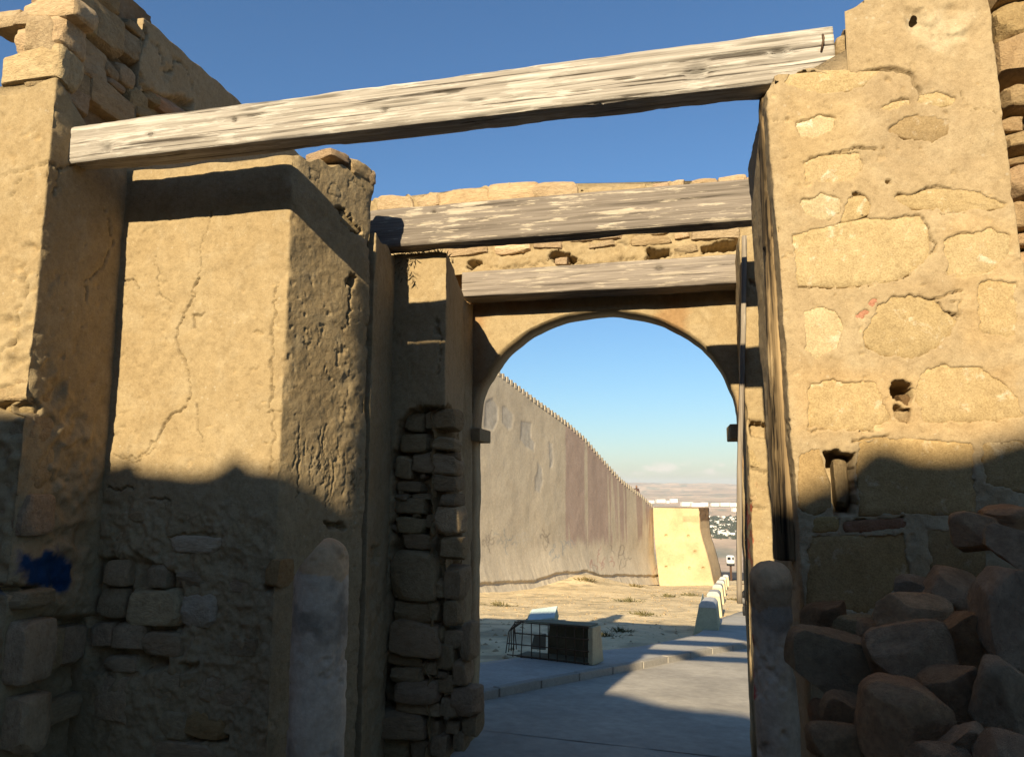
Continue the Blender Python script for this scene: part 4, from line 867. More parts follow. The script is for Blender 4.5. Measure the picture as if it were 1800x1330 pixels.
post = mesh_obj('gate_post', V, Fl, 'wood_post', None, True, (0.4 + 0.8 * smooth(-0.35, 0.25, g))[:, None] * np.ones(3))
tag(post, 'splintered brown wooden post standing against the edge of the big right pier', 'post')
a = onY(1580, -14, YR + 0.2); b = onY(1650, -30, YR + 0.2)
V, Fq = tube_vf([onY(1596, 20, YR + 0.10), onY(1640, -10, YR + 0.4), onY(1680, -40, YR + 0.8)], [0.07, 0.075, 0.075], 14)
tag(mesh_obj('wood_stub', V, Fq, 'wood_post', None, True), 'end of a grey log poking out of the top of the big right pier', 'log')
# grey board at the arch side of the inner jamb
V, Fq = box_vf((0, 0, 0), (0.045, 0.10, 1)); 
A = onY(1309, 415, 6.67); B = onY(1303, 560, 6.67)
V = []
for i in range(30):
    t = i / 29; c = A + (onY(1304, 1060, 6.67) - A) * t; wv = 0.012 * math.sin(t * 5 + 1)
    for dx, dy in ((-0.02, -0.02), (0.02, -0.02), (0.02, 0.05), (-0.02, 0.05)): V.append((c[0] + dx + wv - 0.015, c[1] + dy, c[2]))
V = np.array(V) + 0.004 * np.stack([fbm(np.array(V), 9, 3, 41), fbm(np.array(V), 9, 3, 42), 0 * np.arange(120)], 1)
Fl = [tuple(f) for f in grid_faces(4, 30, True)] + [(116, 117, 118, 119), (3, 2, 1, 0)]
Fl = [f[::-1] for f in Fl]
tag(mesh_obj('edge_board', V, Fl, 'wood_grey_v', None, True), 'thin grey warped board fixed to the edge of the slim jamb beside the arch', 'board')

# ================================================================== guard stones
def guard(pxc, ytop, wpx, Y, seed, label, chip, paint=()):
    c = onY(pxc, ytop, Y); r = np.linalg.norm(onY(pxc + wpx / 2, 1100, Y) - onY(pxc, 1100, Y)); z0 = gz(Y) - 0.25
    m = 72; nl = 220; V = []
    for i in range(nl):
        t = i / (nl - 1); z = z0 + (c[2] - z0) * t; dz = c[2] - z
        k = 1.0 if dz > r * 0.9 else math.sqrt(max(0.0, 1 - (1 - dz / (r * 0.9)) ** 2.4))
        for j in range(m):
            an = 2 * math.pi * j / m; rr = r * k * (1.06 - 0.06 * t)
            V.append((c[0] + rr * math.cos(an), c[1] + rr * math.sin(an), z))
    V.append((c[0], c[1], c[2])); V = np.array(V)
    if chip is not None:                      # worn slanting shoulder
        nrm = np.array(chip[:3]); nrm = nrm / np.linalg.norm(nrm); over = np.clip((V - c) @ nrm + chip[3], 0, None); V = V - over[:, None] * nrm
    dn = V - np.array([c[0], c[1], 0]); dn[:, 2] = 0; L_ = np.maximum(np.linalg.norm(dn, axis=1)[:, None], 1e-3)
    V = V + dn / L_ * (0.012 * fbm(V, 4, 4, seed) + 0.005 * fbm(V, 22, 3, seed + 1) - 0.014 * smooth(0.3, 0.5, fbm(V, 11, 3, seed + 4)))[:, None]
    st = smooth(0.05, 0.4, fbm(V, 5, 4, seed + 2))[:, None]; tn = (1 - 0.42 * st)
    tn = tn * np.where((V[:, 2:] > c[2] - 0.22 + 0.1 * fbm(V, 6, 3, 3)[:, None]), np.array([1.05, 0.88, 0.68]), 1.0)
    if paint:
        q = proj(V) + 3 * np.stack([fbm(V, 20, 3, 5), fbm(V, 20, 3, 6)], 1); fr = (V[:, 1] < c[1] + 0.02)
        for pl, wd in paint:
            dist = np.full(len(V), 1e9)
            for a, b in zip(pl[:-1], pl[1:]): dist = np.minimum(dist, seg_dist(q, a, b))
            tn = tn * (1 + (np.array([1.0, 0.25, 0.25]) - 1) * ((1 - smooth(wd * 0.4, wd * 1.2, dist)) * fr)[:, None])
    Fl = [tuple(f) for f in grid_faces(m, nl, True)] + [((nl - 1) * m + k, (nl - 1) * m + (k + 1) % m, nl * m) for k in range(m)]
    o = mesh_obj('guard_stone', V, Fl, 'guard', None, True, tn)
    return tag(o, label, 'guard stone', 'stone guard columns of the gateway')
g1 = guard(568, 943, 87, 4.02, 51, 'pale round-topped stone column with worn shoulder before the splayed pier', (-0.75, -0.2, 0.6, 0.02))
g2 = guard(1352, 984, 74, 3.86, 61, 'pale stone column smeared with red paint beside the rubble heap', None, [([(1321, 1118), (1320, 1150), (1323, 1185), (1321, 1205)], 4), ([(1322, 1195), (1329, 1215), (1326, 1226)], 3.5)])
# ================================================================== rubble heap in front of the right pier
rock_list = [
 ((1386, 1108, 1555, 1227), 3.28, 'large smooth grey boulder nearest the guard column in the rubble heap', (0.66, 0.66, 0.64)),
 ((1536, 1046, 1665, 1122), 3.42, 'rounded tan rock with a notch, perched in the middle of the rubble heap', (1.15, 1.08, 1.0)),
 ((1628, 1004, 1732, 1077), 3.50, 'brown rock with pale top under the slabs, high in the rubble heap', (1.05, 1.0, 1.0)),
 ((1726, 990, 1850, 1168), 3.08, 'tall block-shaped rock at the far right edge of the heap', (0.85, 0.84, 0.88)),
 ((1644, 1062, 1750, 1192), 3.22, 'brown tilted rock leaning on the tall block in the heap', (0.95, 0.82, 0.72)),
 ((1534, 1101, 1672, 1216), 3.14, 'jagged pinkish rock in the centre of the rubble heap', (0.92, 0.86, 0.84)),
 ((1594, 1175, 1725, 1290), 2.98, 'dark lumpy rock below the jagged pinkish one', (0.78, 0.70, 0.64)),
 ((1707, 1164, 1820, 1298), 2.86, 'big grey rock low at the right edge of the heap', (0.80, 0.82, 0.86)),
 ((1518, 1202, 1675, 1340), 2.86, 'pointed reddish rock at the bottom middle of the heap', (0.95, 0.82, 0.74)),
 ((1440, 1226, 1548, 1312), 3.08, 'brown rock under the large smooth grey boulder', (0.85, 0.76, 0.68)),
 ((1463, 1082, 1532, 1118), 3.52, 'small greenish rock wedged behind the grey boulder', (0.85, 0.90, 0.80)),
 ((1500, 1089, 1552, 1124), 3.48, 'small tan rock wedged beside the notched rock', (1.0, 0.92, 0.85)),
 ((1576, 1012, 1644, 1056), 3.60, 'bluish grey triangular rock against the pier', (0.75, 0.82, 0.92)),
 ((1655, 1268, 1742, 1345), 2.72, 'pale wedge rock at the bottom edge of the heap', (1.1, 1.05, 1.05)),
 ((1424, 1274, 1512, 1345), 2.92, 'low brown rock at the bottom left corner of the heap', (0.82, 0.74, 0.66)),
 ((1408, 1060, 1488, 1114), 3.62, 'dark brown stone at the foot of the big pier', (0.6, 0.52, 0.45)),
 ((1676, 902, 1762, 972), 3.50, 'angular slab with pointed tip at the top of the heap', (1.0, 0.9, 0.85)),
 ((1728, 890, 1820, 928), 3.60, 'flat slab lying topmost on the rubble heap', (0.95, 0.85, 0.80)),
 ((1738, 928, 1850, 1000), 3.30, 'pale rock under the topmost flat slab', (1.05, 1.02, 1.05)),
 ((1590, 1308, 1700, 1375), 2.66, 'rock cut by the bottom edge of the picture, middle of the heap', (0.9, 0.8, 0.75)),
 ((1720, 1300, 1840, 1380), 2.60, 'rock cut by the bottom right corner of the picture', (0.85, 0.8, 0.8)),
 ((1426, 1226, 1468, 1282), 3.18, 'small reddish rock under the left end of the grey boulder', (0.75, 0.6, 0.52)),
]
rr = random.Random(11)
for k, (bx, Y, lab, tn) in enumerate(rock_list):
    x0, y0, x1, y1 = bx; cx_, cy_ = (x0 + x1) / 2, (y0 + y1) / 2
    c = onY(cx_, cy_, Y); ww = np.linalg.norm(onY(x1, cy_, Y) - onY(x0, cy_, Y)); hh = np.linalg.norm(onY(cx_, y0, Y) - onY(cx_, y1, Y))
    o = bpy.data.objects.new('loose_rock', ROCKS[k % len(ROCKS)]); col.objects.link(o)
    o.matrix_basis = Matrix.Translation(c) @ Euler((rr.uniform(-.2, .2), rr.uniform(-.22, .22), rr.uniform(-.3, .3))).to_matrix().to_4x4() @ Matrix.Diagonal((ww * 0.56, max(ww, hh) * rr.uniform(0.42, 0.52), hh * 0.57, 1))
    o.color = (tn[0] * 1.12, tn[1] * 1.08, tn[2] * 0.96, 1); tag(o, lab, 'rock', 'rocks of the rubble heap')
# the packed debris that carries them
def heap_z(X, Y):
    P = np.stack([X, Y, 0 * X], -1)
    h = np.interp(X, [0.5, 0.8, 1.2, 1.7, 2.4, 4.0], [-0.35, 0.35, 0.85, 1.30, 1.55, 1.7]) * np.interp(Y, [1.2, 2.2, 3.0, 3.7, 4.2], [0.0, 0.28, 0.66, 1.0, 1.08])
    return slope(Y) + h - 0.02 + 0.06 * fbm(P, 4, 4, 81)
sheet('rubble_debris', np.arange(0.66, 4.0, 0.03), np.arange(1.2, 4.0, 0.03), heap_z, 'mortar', lambda V: np.ones((len(V), 3)) * 1.0, kind='stuff')
rq = np.random.RandomState(31); V = []; Fq = []; base_v = np.array([v.co for v in STONES[3].vertices]); oct_ = np.array([[1, 0, 0], [0, 1, 0], [-1, 0, 0], [0, -1, 0], [0, 0, 1], [0, 0, -1]], float)
of = [(0, 1, 4), (1, 2, 4), (2, 3, 4), (3, 0, 4), (1, 0, 5), (2, 1, 5), (3, 2, 5), (0, 3, 5)]
for k in range(900):
    x = rq.uniform(0.7, 3.4); y = rq.uniform(1.9, 3.85); s_ = 0.012 + 0.05 * rq.rand() ** 2.5; i = len(V)
    z = float(heap_z(np.array([x]), np.array([y]))[0]) if k % 1 == 0 else 0
    Rm = np.array(Euler(tuple(rq.uniform(0, 6, 3))).to_matrix()); V += [tuple(Rm @ (q * s_ * rq.uniform(0.6, 1.3)) + np.array([x, y, z + s_ * 0.3])) for q in oct_]; Fq += [tuple(q + i for q in f) for f in of]
ch_ = mesh_obj('rubble_chips', V, Fq, 'rock', None, False); tag(ch_, kind='stuff')

# ================================================================== fortress wall outside
A2 = onY(843, 1035, 40.5)[:2]; B2 = onY(1152, 1018, 68.0)[:2]
wdir = (B2 - A2) / np.linalg.norm(B2 - A2); wn2 = np.array([wdir[1], -wdir[0]])      # towards the path
def onW(px, py): return onP(px, py, (A2[0], A2[1], 0), (wn2[0], wn2[1], 0))
def ucoord(P): return (np.asarray(P)[..., :2] - A2) @ wdir
tp = [(862, 640), (887, 659), (941, 700), (995, 739), (1029, 769), (1061, 807), (1093, 842), (1124, 866), (1149, 889), (1152, 892)]
bp = [(843, 1036), (928, 1031), (966, 1018), (1023, 1012), (1042, 1020), (1100, 1019), (1143, 1019), (1165, 1017)]
tu = [(ucoord(onW(*p)), onW(*p)[2]) for p in tp]; bu = [(ucoord(onW(*p)), onW(*p)[2]) for p in bp]
u0, u1 = -14.0, float(ucoord(B2[None])[0])
U = np.arange(u0, u1 + 0.01, 0.06); nv = 210; nu = len(U)
zt = np.interp(U, [a for a, _ in tu], [b for _, b in tu]); zt[U < tu[0][0]] = tu[0][1] + (tu[0][0] - U[U < tu[0][0]]) * 0.08; zt = zt - 0.24
zb_ = np.interp(U, [a for a, _ in bu], [b for _, b in bu]) - 0.35
T = np.linspace(0, 1, nv)[:, None] ** 1.15
Z = zb_[None] + (zt - zb_)[None] * T
H = Z - zb_[None] - 0.35
Pw = np.stack([A2[0] + wdir[0] * np.broadcast_to(U, Z.shape), A2[1] + wdir[1] * np.broadcast_to(U, Z.shape), Z], -1).reshape(-1, 3)
Hf = H.ravel(); off = 0.75 * np.clip(1 - Hf / 2.6, 0, 1.2) ** 1.8 + 0.05 * fbm(Pw, 0.35, 3, 101) + 0.008 * fbm(Pw, 2.5, 4, 102)
low = np.exp(-np.clip(Hf, 0, 9) / 0.9); off += low * (0.045 * fbm(Pw * [1, 1, 0.35], 2.6, 4, 103)) - 0.22 * (1 - smooth(0.30, 0.5, Hf + 0.10 * fbm(Pw, 0.8, 3, 104)))
base = np.array([0.66, 0.568, 0.425]); mauve = np.array([0.50, 0.385, 0.315]); grey = np.array([0.53, 0.49, 0.42])
Q = proj(Pw); wobx = 3 * fbm(Pw, 0.6, 3, 105)
tc = np.ones((len(Pw), 3)) * base * (1 + 0.10 * fbm(Pw * [1, 1, 0.3], 1.2, 4, 106))[:, None]
runs = fbm(Pw * [1, 1, 0.08], 1.4, 4, 107)
km = smooth(993, 996, Q[:, 0] + 0.5 * wobx) * smooth(0, 22, 965 + 20 * runs - Q[:, 1]) * (1 - smooth(-0.02, 0.12, runs - 0.25 + 0.42 * smooth(1050, 1120, Q[:, 0]) * smooth(800, 960, Q[:, 1])))
tc = tc * (1 - km[:, None]) + mauve * (1 + 0.12 * runs)[:, None] * km[:, None]
for pl in ([(853, 705), (866, 699), (875, 715), (876, 740), (868, 757), (852, 752)], [(884, 713), (892, 716), (902, 728), (901, 752), (895, 756), (885, 744)], [(916, 739), (934, 742), (935, 770), (941, 778), (939, 793), (932, 788), (926, 785), (916, 772)],
           [(966, 776), (971, 779), (973, 800), (972, 820), (967, 822)], [(945, 812), (953, 822), (955, 845), (950, 866), (942, 862), (941, 838)]):
    k = 0.85 * (1 - smooth(-2.0, 2.0, poly_sd(Q + np.stack([wobx, wobx], 1) * 1.2, pl))); k = k[:, None]; tc = tc * (1 - k) + grey * (1 + 0.3 * fbm(Pw, 3, 4, 108))[:, None] * k
    off -= 0.03 * k[:, 0]
tc = tc * (1 - 0.08 * (smooth(0.1, 0.5, runs) * smooth(0, 40, Q[:, 1] - (Q[:, 0] * 0 + 640)))[:, None] * 0.6)
rg = random.Random(21); gcol = [(0.26, 0.22, 0.18), (0.33, 0.36, 0.36), (0.46, 0.24, 0.20), (0.62, 0.56, 0.46)]
Pq = Pw.copy(); Pq[:, 0] += wn2[0] * off; Pq[:, 1] += wn2[1] * off; Qg = proj(Pq); sel = np.where((Qg[:, 1] > 925) & (Qg[:, 1] < 1010) & (Qg[:, 0] > 835) & (Qg[:, 0] < 1170))[0]
for (x0, x1, y0, y1, n, mi) in [(848, 872, 942, 968, 9, 0), (872, 905, 936, 962, 9, 1), (905, 935, 938, 962, 8, 3), (950, 968, 938, 954, 8, 0), (972, 995, 950, 976, 7, 1), (995, 1012, 950, 962, 4, 1), (1036, 1078, 974, 996, 10, 2), (1074, 1110, 970, 988, 8, 0), (1155, 1162, 980, 1000, 3, 2)]:
    for k in range(n):
        x = rg.uniform(x0, x1); y = rg.uniform(y0, y1); pl = [(x, y)]; t = rg.uniform(0, 6)
        for j in range(5):
            t += rg.uniform(-1.3, 1.6); pl.append((pl[-1][0] + 2.2 * math.cos(t), pl[-1][1] + 4.0 * math.sin(t)))
        dist = np.full(len(sel), 1e9)
        for a, b in zip(pl[:-1], pl[1:]): dist = np.minimum(dist, seg_dist(Qg[sel], a, b))
        k_ = (0.5 * (1 - smooth(0.4, 1.4, dist)))[:, None]; tc[sel] = tc[sel] * (1 - k_) + np.array(gcol[mi]) * k_
Pw[:, 0] += wn2[0] * off; Pw[:, 1] += wn2[1] * off
back = Pw[-nu:].copy(); back[:, :2] -= wn2 * 1.6; back2 = back.copy(); back2[:, 2] -= 1.2; back3 = back2.copy(); back3[:, :2] -= wn2 * 1.2; back4 = back3.copy(); back4[:, 2] = zb_
Pw = np.concatenate([Pw, back - np.r_[-wn2, 0] * 1.1, back2 - np.r_[-wn2, 0] * 1.1, back3, back4]); tc = np.concatenate([tc] + [np.ones((nu, 3)) * base] * 4)
e11 = empty('fortress_wall', (A2[0], A2[1], gz(A2[1])))
tag(e11, 'long high fortress wall with toothed parapet, mauve paint patches and graffiti', 'wall')
fw = mesh_obj('wall_face', Pw, grid_faces(nu, nv + 4), 'fort', e11, True, tc)
mV, mF = box_vf((0, 0, 0), (0.27, 0.55, 0.34)); mV = np.array(mV); mV[4:, :2] *= 0.9
mm = bpy.data.meshes.new('merlon'); mm.from_pydata(mV.tolist(), [], mF); set_tint(mm, base * 0.95); mm.materials.append(M['fort'])
u = tu[0][0] - 1.0; ang = math.atan2(wdir[1], wdir[0])
while u < u1 - 0.1:
    z = np.interp(u, U, zt); p = A2 + wdir * u - wn2 * 0.24
    o = bpy.data.objects.new('merlon', mm); col.objects.link(o); o.parent = e11
    o.matrix_basis = Matrix.Translation(Vector((p[0], p[1], z + 0.10)) - e11.location) @ Matrix.Rotation(ang, 4, 'Z'); u += 0.5
WN3 = (wn2[0], wn2[1], 0)
# buttress
e12 = empty('buttress', (1.0, 66, gz(66)))
tag(e12, 'bright sunlit flared buttress at the end of the fortress wall with small holes', 'buttress')
prow = [(1228, 893, 1246), (1229, 905, 1247), (1230, 930, 1248), (1235, 950, 1252), (1241, 970, 1258), (1249, 1000, 1265), (1255, 1030, 1271), (1259, 1050, 1275)]
nrw = 90; nc = 64; V = []; tcol = []
rowsP = []
for j in range(nrw):
    t = j / (nrw - 1); y = 893 + (1050 - 893) * t; xr_ = np.interp(y, [a[1] for a in prow], [a[0] for a in prow]); xo = np.interp(y, [a[1] for a in prow], [a[2] for a in prow])
    xl_ = 1148 + 14 * t ** 1.5
    Yr = 66.8 - 2.4 * t ** 1.8
    R_ = onY(xr_, y, Yr); L_ = onY(xl_, y, Yr); O_ = onY(xo, y, 69.6); z = R_[2]
    row = [np.array([L_[0] + (R_[0] - L_[0]) * k / (nc - 1), Yr, z]) for k in range(nc)] + [np.array([R_[0] + (O_[0] - R_[0]) * k / 12, Yr + (69.6 - Yr) * k / 12, z]) for k in range(1, 13)] + [np.array([L_[0], 69.6, z])]
    rowsP.append(row)
V = np.array(rowsP); m_ = V.shape[1]; V = V.reshape(-1, 3); Q = proj(V)
d = 0.05 * fbm(V, 0.7, 3, 111) + 0.02 * fbm(V, 3, 3, 112)
fr_ = (np.arange(len(V)) % m_) < nc
tb = np.ones((len(V), 3)) * np.array([0.64, 0.495, 0.27]); blot = smooth(-0.05, 0.35, fbm(V, 0.5, 4, 113)); tb *= (1 - 0.2 * blot)[:, None]
for hx, hy in ((1210, 942), (1222, 969), (1171, 996), (1212, 998), (1236, 998), (1171, 941)):
    k = np.exp(-(((Q[:, 0] - hx) / 2.4) ** 2 + ((Q[:, 1] - hy) / 1.9) ** 2) ** 2) * fr_; d += 0.0; V[:, 1] += 0.30 * k; tb *= (1 - 0.2 * k)[:, None]
cap = (1 - smooth(913, 917, Q[:, 1])) * (~fr_); tb = tb * (1 - cap[:, None]) + np.array([0.24, 0.15, 0.08]) * cap[:, None]; d += cap * 0.10 * fbm(V, 4, 3, 114)
side = (~fr_) & (Q[:, 1] > 914); tb[side] = tb[side] * [0.95, 0.9, 0.95]
pat = (1 - smooth(-2, 2, poly_sd(Q, [(1200, 906), (1228, 906), (1229, 918), (1200, 917)])))[:, None] * fr_[:, None]; tb = tb * (1 - 0.25 * pat * np.array([0.7, 1, 1]))
V[:, 1] -= d * fr_; V[:, 0] += d * (~fr_)
Fl = [tuple(f) for f in grid_faces(m_, nrw, True)[:, ::-1]] + [tuple(range(m_))]
mesh_obj('buttress_face', V, Fl, 'fort', e12, True, tb)

# ================================================================== concrete barriers along the path
def barrier(px, py, Y=None, length=2.6, label='', hd=4.0, tints=((1, 1, 1), (1, 1, 1)), s=1.0):
    c = onG(px, py); c[2] = gz(c[1]) - 0.02
    e = empty('road_barrier', c); tag(e, label, 'barrier', 'concrete barriers beside the path')
    h = 0.95 * s; pr = [(-0.40, 0), (0.30, 0), (0.29, 0.10), (0.24, h * 0.80), (0.20, h * 0.86), (-0.19, h * 0.86), (-0.23, h * 0.80), (-0.38, 0.12)]
    cap_ = [(-0.235, h * 0.80), (0.245, h * 0.80), (0.225, h * 0.90), (0.16, h * 0.985), (0.0, h), (-0.15, h * 0.98), (-0.215, h * 0.90)]
    rotz = Matrix.Rotation(R(-hd), 4, 'Z')
    for nm, pf, mt, tn, ex in (('body', pr, 'barrier', tints[0], 0.0), ('painted_top', cap_, 'bartop', tints[1], 0.012)):
        V = [(x, y, z - 0.1 * y) for y in (-ex, length + ex) for x, z in pf]; n = len(pf)
        Fq = [tuple(range(n)), tuple(range(n, 2 * n))[::-1]] + [(k, n + k, n + (k + 1) % n, (k + 1) % n) for k in range(n)]
        V = [tuple((rotz @ Vector(v))) for v in V]
        o = mesh_obj(nm, V, Fq, mt, None, False); o.parent = e; o.color = (*tn, 1)
        b = o.modifiers.new('b', 'BEVEL'); b.width = 0.025; b.segments = 2
    return e
barrier(1245, 1118, label='nearest concrete barrier with pale rounded top at the pavement edge', tints=((0.88, 0.92, 0.88), (1, 1, 1)))
barrier(1255, 1086, label='yellowish barrier second in the row, with pale blue side', tints=((1.1, 1.08, 1.0), (0.8, 0.8, 0.8)))
barrier(1262, 1062, label='third concrete barrier in the receding row', tints=((1.1, 1.05, 0.95), (0.8, 0.8, 0.8)))
barrier(1267, 1048, label='fourth concrete barrier in the receding row', tints=((1.05, 1, 0.95), (0.85, 0.85, 0.85)))
barrier(1271, 1037, label='fifth concrete barrier, near the foot of the buttress', tints=((1.05, 1, 0.95), (1, 1, 1)))
barrier(1276, 1030, label='farthest small concrete barrier just past the buttress foot', tints=((1.0, 1, 0.95), (1, 1, 1)))
# pale blue paint on the flank of the second one
c2 = onG(1255, 1086)
V, Fq = box_vf((0, 0, 0), (0.012, 2.3, 0.5)); rot = Matrix.Rotation(R(-4), 4, 'Z') @ Matrix.Rotation(-0.217 * 0.95, 4, 'Y')
bl = mat_simple('pale_blue_paint', (0.60, 0.72, 0.70), (0.50, 0.60, 0.58), 3, 0.002, 0.1)
o = mesh_obj('painted_side', V, Fq, bl, None, False); par2 = [x for x in col.objects if x.get('label', '').startswith('yellowish barrier')][0]
o.parent = par2; o.matrix_basis = Matrix.Translation((-0.315, 1.25, 0.30)) @ rot
# ---- overturned hollow block with bars
pr_ = onG(1034, 1168, 0.17); pl_ = onG(893, 1152, 0.17); axb = pr_ - pl_; axb[2] = 0; Lb = np.linalg.norm(axb); axb /= Lb; bkb = np.array([-axb[1], axb[0], 0])
e13 = empty('overturned_block', (pl_ + pr_) / 2)
tag(e13, 'overturned hollow concrete block with a rusty bar grid front, tipped onto the pavement', 'barrier')
hB = 0.64
def bpt(u, d, z): return pl_ + axb * (u * Lb) + bkb * d + np.array([0, 0, z + (pr_[2] - pl_[2]) * u])
def plate(name, corners, th, nrm, mat, tint=(1, 1, 1)):
    nrm = np.array(nrm, float); V = [np.array(c) for c in corners] + [np.array(c) + nrm * th for c in corners]
    o = mesh_obj(name, V, [(0, 1, 2, 3), (7, 6, 5, 4), (0, 4, 5, 1), (1, 5, 6, 2), (2, 6, 7, 3), (3, 7, 4, 0)], mat, e13, False); o.color = (*tint, 1); b = o.modifiers.new('b', 'BEVEL'); b.width = 0.012; return o
plate('end_plate', [bpt(1.0, -0.02, 0), bpt(1.0, 0.40, 0), bpt(1.0, 0.30, hB), bpt(1.0, 0.0, hB)], 0.10, axb, 'barrier', (0.9, 0.85, 0.8))
plate('back_plate', [bpt(0.36, 0.40, 0), bpt(1.0, 0.40, 0), bpt(1.0, 0.32, hB), bpt(0.42, 0.32, hB)], 0.05, bkb, 'barrier', (0.35, 0.32, 0.3))
plate('top_plate', [bpt(0.10, 0.0, hB), bpt(1.03, 0.0, hB), bpt(1.03, 0.32, hB), bpt(0.42, 0.32, hB)], 0.02, (0, 0, 1), 'barrier', (0.6, 0.55, 0.5))
plate('bottom_plate', [bpt(0.1, 0.0, 0.002), bpt(1.0, 0.0, 0.002), bpt(1.0, 0.4, 0.002), bpt(0.1, 0.4, 0.002)], 0.03, (0, 0, 1), 'barrier', (0.4, 0.38, 0.35))
plate('loose_sheet', [bpt(0.22, 0.2, 0.12), bpt(0.40, 0.24, 0.12), bpt(0.38, 0.30, 0.40), bpt(0.24, 0.26, 0.36)], 0.015, bkb, 'barrier', (0.5, 0.5, 0.55))
for k in range(9):
    u = 0.10 + 0.9 * k / 8.4; V, Fq = tube_vf([bpt(u - (0.03 if k < 2 else 0), -0.015, 0.0), bpt(u, -0.02, hB)], 0.010, 6); mesh_obj('bar', V, Fq, 'metal', e13, True)
for z in (0.03, 0.23, 0.43, hB - 0.01):
    V, Fq = tube_vf([bpt(0.0 if z < 0.25 else 0.1, -0.03, z), bpt(1.02, -0.03, z)], 0.011, 6); mesh_obj('bar', V, Fq, 'metal', e13, True)
for k in range(5):
    V, Fq = tube_vf([bpt(0.10, 0.1 * k, hB - 0.02), bpt(0.03 - 0.02 * k, 0.1 * k - 0.05, 0.45), bpt(-0.03, 0.09 * k, 0.05)], 0.010, 6); mesh_obj('bent_bar', V, Fq, 'metal', e13, True)
cS = onG(950, 1099); 
eS = empty('tipped_slab', cS); tag(eS, 'pale blue topped block lying on the dirt behind the overturned barred block', 'barrier')
V, Fq = box_vf((0, 0.35, 0.12), (0.85, 0.75, 0.30), Matrix.Rotation(R(18), 3, 'X') @ Matrix.Rotation(R(-10), 3, 'Y')); o = mesh_obj('body', V, Fq, 'barrier', None, False); o.parent = eS; o.color = (0.9, 1, 1, 1)
V, Fq = box_vf((0.02, 0.29, 0.29), (0.82, 0.72, 0.04), Matrix.Rotation(R(18), 3, 'X') @ Matrix.Rotation(R(-10), 3, 'Y')); o = mesh_obj('painted_face', V, Fq, bl, None, False); o.parent = eS

# ================================================================== scrub, pebbles
def tuft(px, py, size, label, tint, seed, n=90, dz=None):
    c = onG(px, py); c[2] = float(dirt_z(np.array([c[0]]), np.array([c[1]]))[0]) - 0.02; r = random.Random(seed); V = [(0, 0, -0.01)]; Fq = []
    for k in range(n):
        a = r.uniform(0, 6.28); rad = size * abs(r.gauss(0, 0.35)); x, y = rad * math.cos(a) * 1.4, rad * math.sin(a); h = size * r.uniform(0.10, 0.30) * max(0.3, 1 - rad / size); w_ = size * 0.035
        lx, ly = r.gauss(0, 0.25) * size * 0.5 + x * 0.3, r.gauss(0, 0.25) * size * 0.5; b = r.uniform(0, 3.14); i = len(V)
        V += [(x - w_ * math.cos(b), y - w_ * math.sin(b), 0), (x + w_ * math.cos(b), y + w_ * math.sin(b), 0), (x + lx * 0.6 + w_ * 0.7, y + ly * 0.6, h * 0.7), (x + lx, y + ly, h)]
        Fq += [(i, i + 1, i + 2), (i, i + 2, i + 3), (0, i, i + 1)]
    o = mesh_obj('scrub_tuft', V, Fq, 'scrub', None, False); o.location = c; o.color = (*tint, 1); return tag(o, label, 'scrub', 'dry scrub tufts on the dirt slope')
for k, (px, py, sz, lab, tn) in enumerate([
    (877, 1066, 0.95, 'dry tuft closest to the left jamb of the arch', (1.1, 1, 0.9)), (1013, 1022, 2.2, 'large yellow-brown bush against the foot of the fortress wall', (1.6, 1.25, 0.6)),
    (1030, 1036, 1.2, 'flat dry tuft just below the yellow-brown bush', (1.2, 1, 0.8)), (1107, 1058, 1.05, 'dark tuft in the middle of the sunlit dirt', (0.9, 0.9, 0.8)),
    (1130, 1082, 0.85, 'greenish tuft lowest on the sunlit dirt', (1.0, 0.95, 0.8)), (1176, 1050, 1.0, 'low brown tuft left of the paired scrub near the barriers', (1, 0.95, 0.85)),
    (1216, 1048, 1.0, 'low brown tuft beside the receding barriers', (1, 0.95, 0.85)), (1115, 1036, 1.2, 'faint dry tuft below the mauve wall paint', (1.3, 1.1, 0.9)),
    (1066, 1120, 0.6, 'shaded tuft right of the overturned block', (0.8, 0.8, 0.7)), (1090, 1112, 0.6, 'shaded tuft farther right of the overturned block', (0.8, 0.8, 0.7)),
    (1291, 1056, 0.7, 'small tuft right of the barrier row', (1, 0.9, 0.8)), (1275, 1095, 0.35, 'tiny tuft beside the nearest barriers', (1, 0.9, 0.7))]):
    tuft(px, py, sz, lab, tn, 200 + k)
rp = np.random.RandomState(8); V = []; Fq = []
tet = np.array([[1, 0, 0], [0, 1, 0], [-1, 0, 0], [0, -1, 0], [0, 0, 1], [0, 0, -0.6]], float); tf = [(0, 1, 4), (1, 2, 4), (2, 3, 4), (3, 0, 4), (1, 0, 5), (2, 1, 5), (3, 2, 5), (0, 3, 5)]
n_p = 0
while n_p < 2600:
    y = rp.uniform(12, 66); x = rp.uniform(-12, 7)
    if x > np.interp(y, [12.8, 15.3, 19.6, 25.6, 29.5, 66], [-3.6, -1.9, 0.2, 1.1, 2.0, 9.0]) or x < np.interp(y, [39, 68], [-9.2, -1]) : continue
    s_ = 0.02 + 0.06 * rp.rand() ** 3; i = len(V); z = 0.0
    Vp = tet * s_ * rp.uniform(0.6, 1.3, (6, 1)) * [1, 1, 0.7]; V += [(a + x, b + y, c + z) for a, b, c in Vp]; Fq += [tuple(q + i for q in f) for f in tf]; n_p += 1
V = np.array(V); cxy = np.repeat(V.reshape(-1, 6, 3)[:, :, :2].mean(1), 6, 0); V[:, 2] += dirt_z(cxy[:, 0], cxy[:, 1])
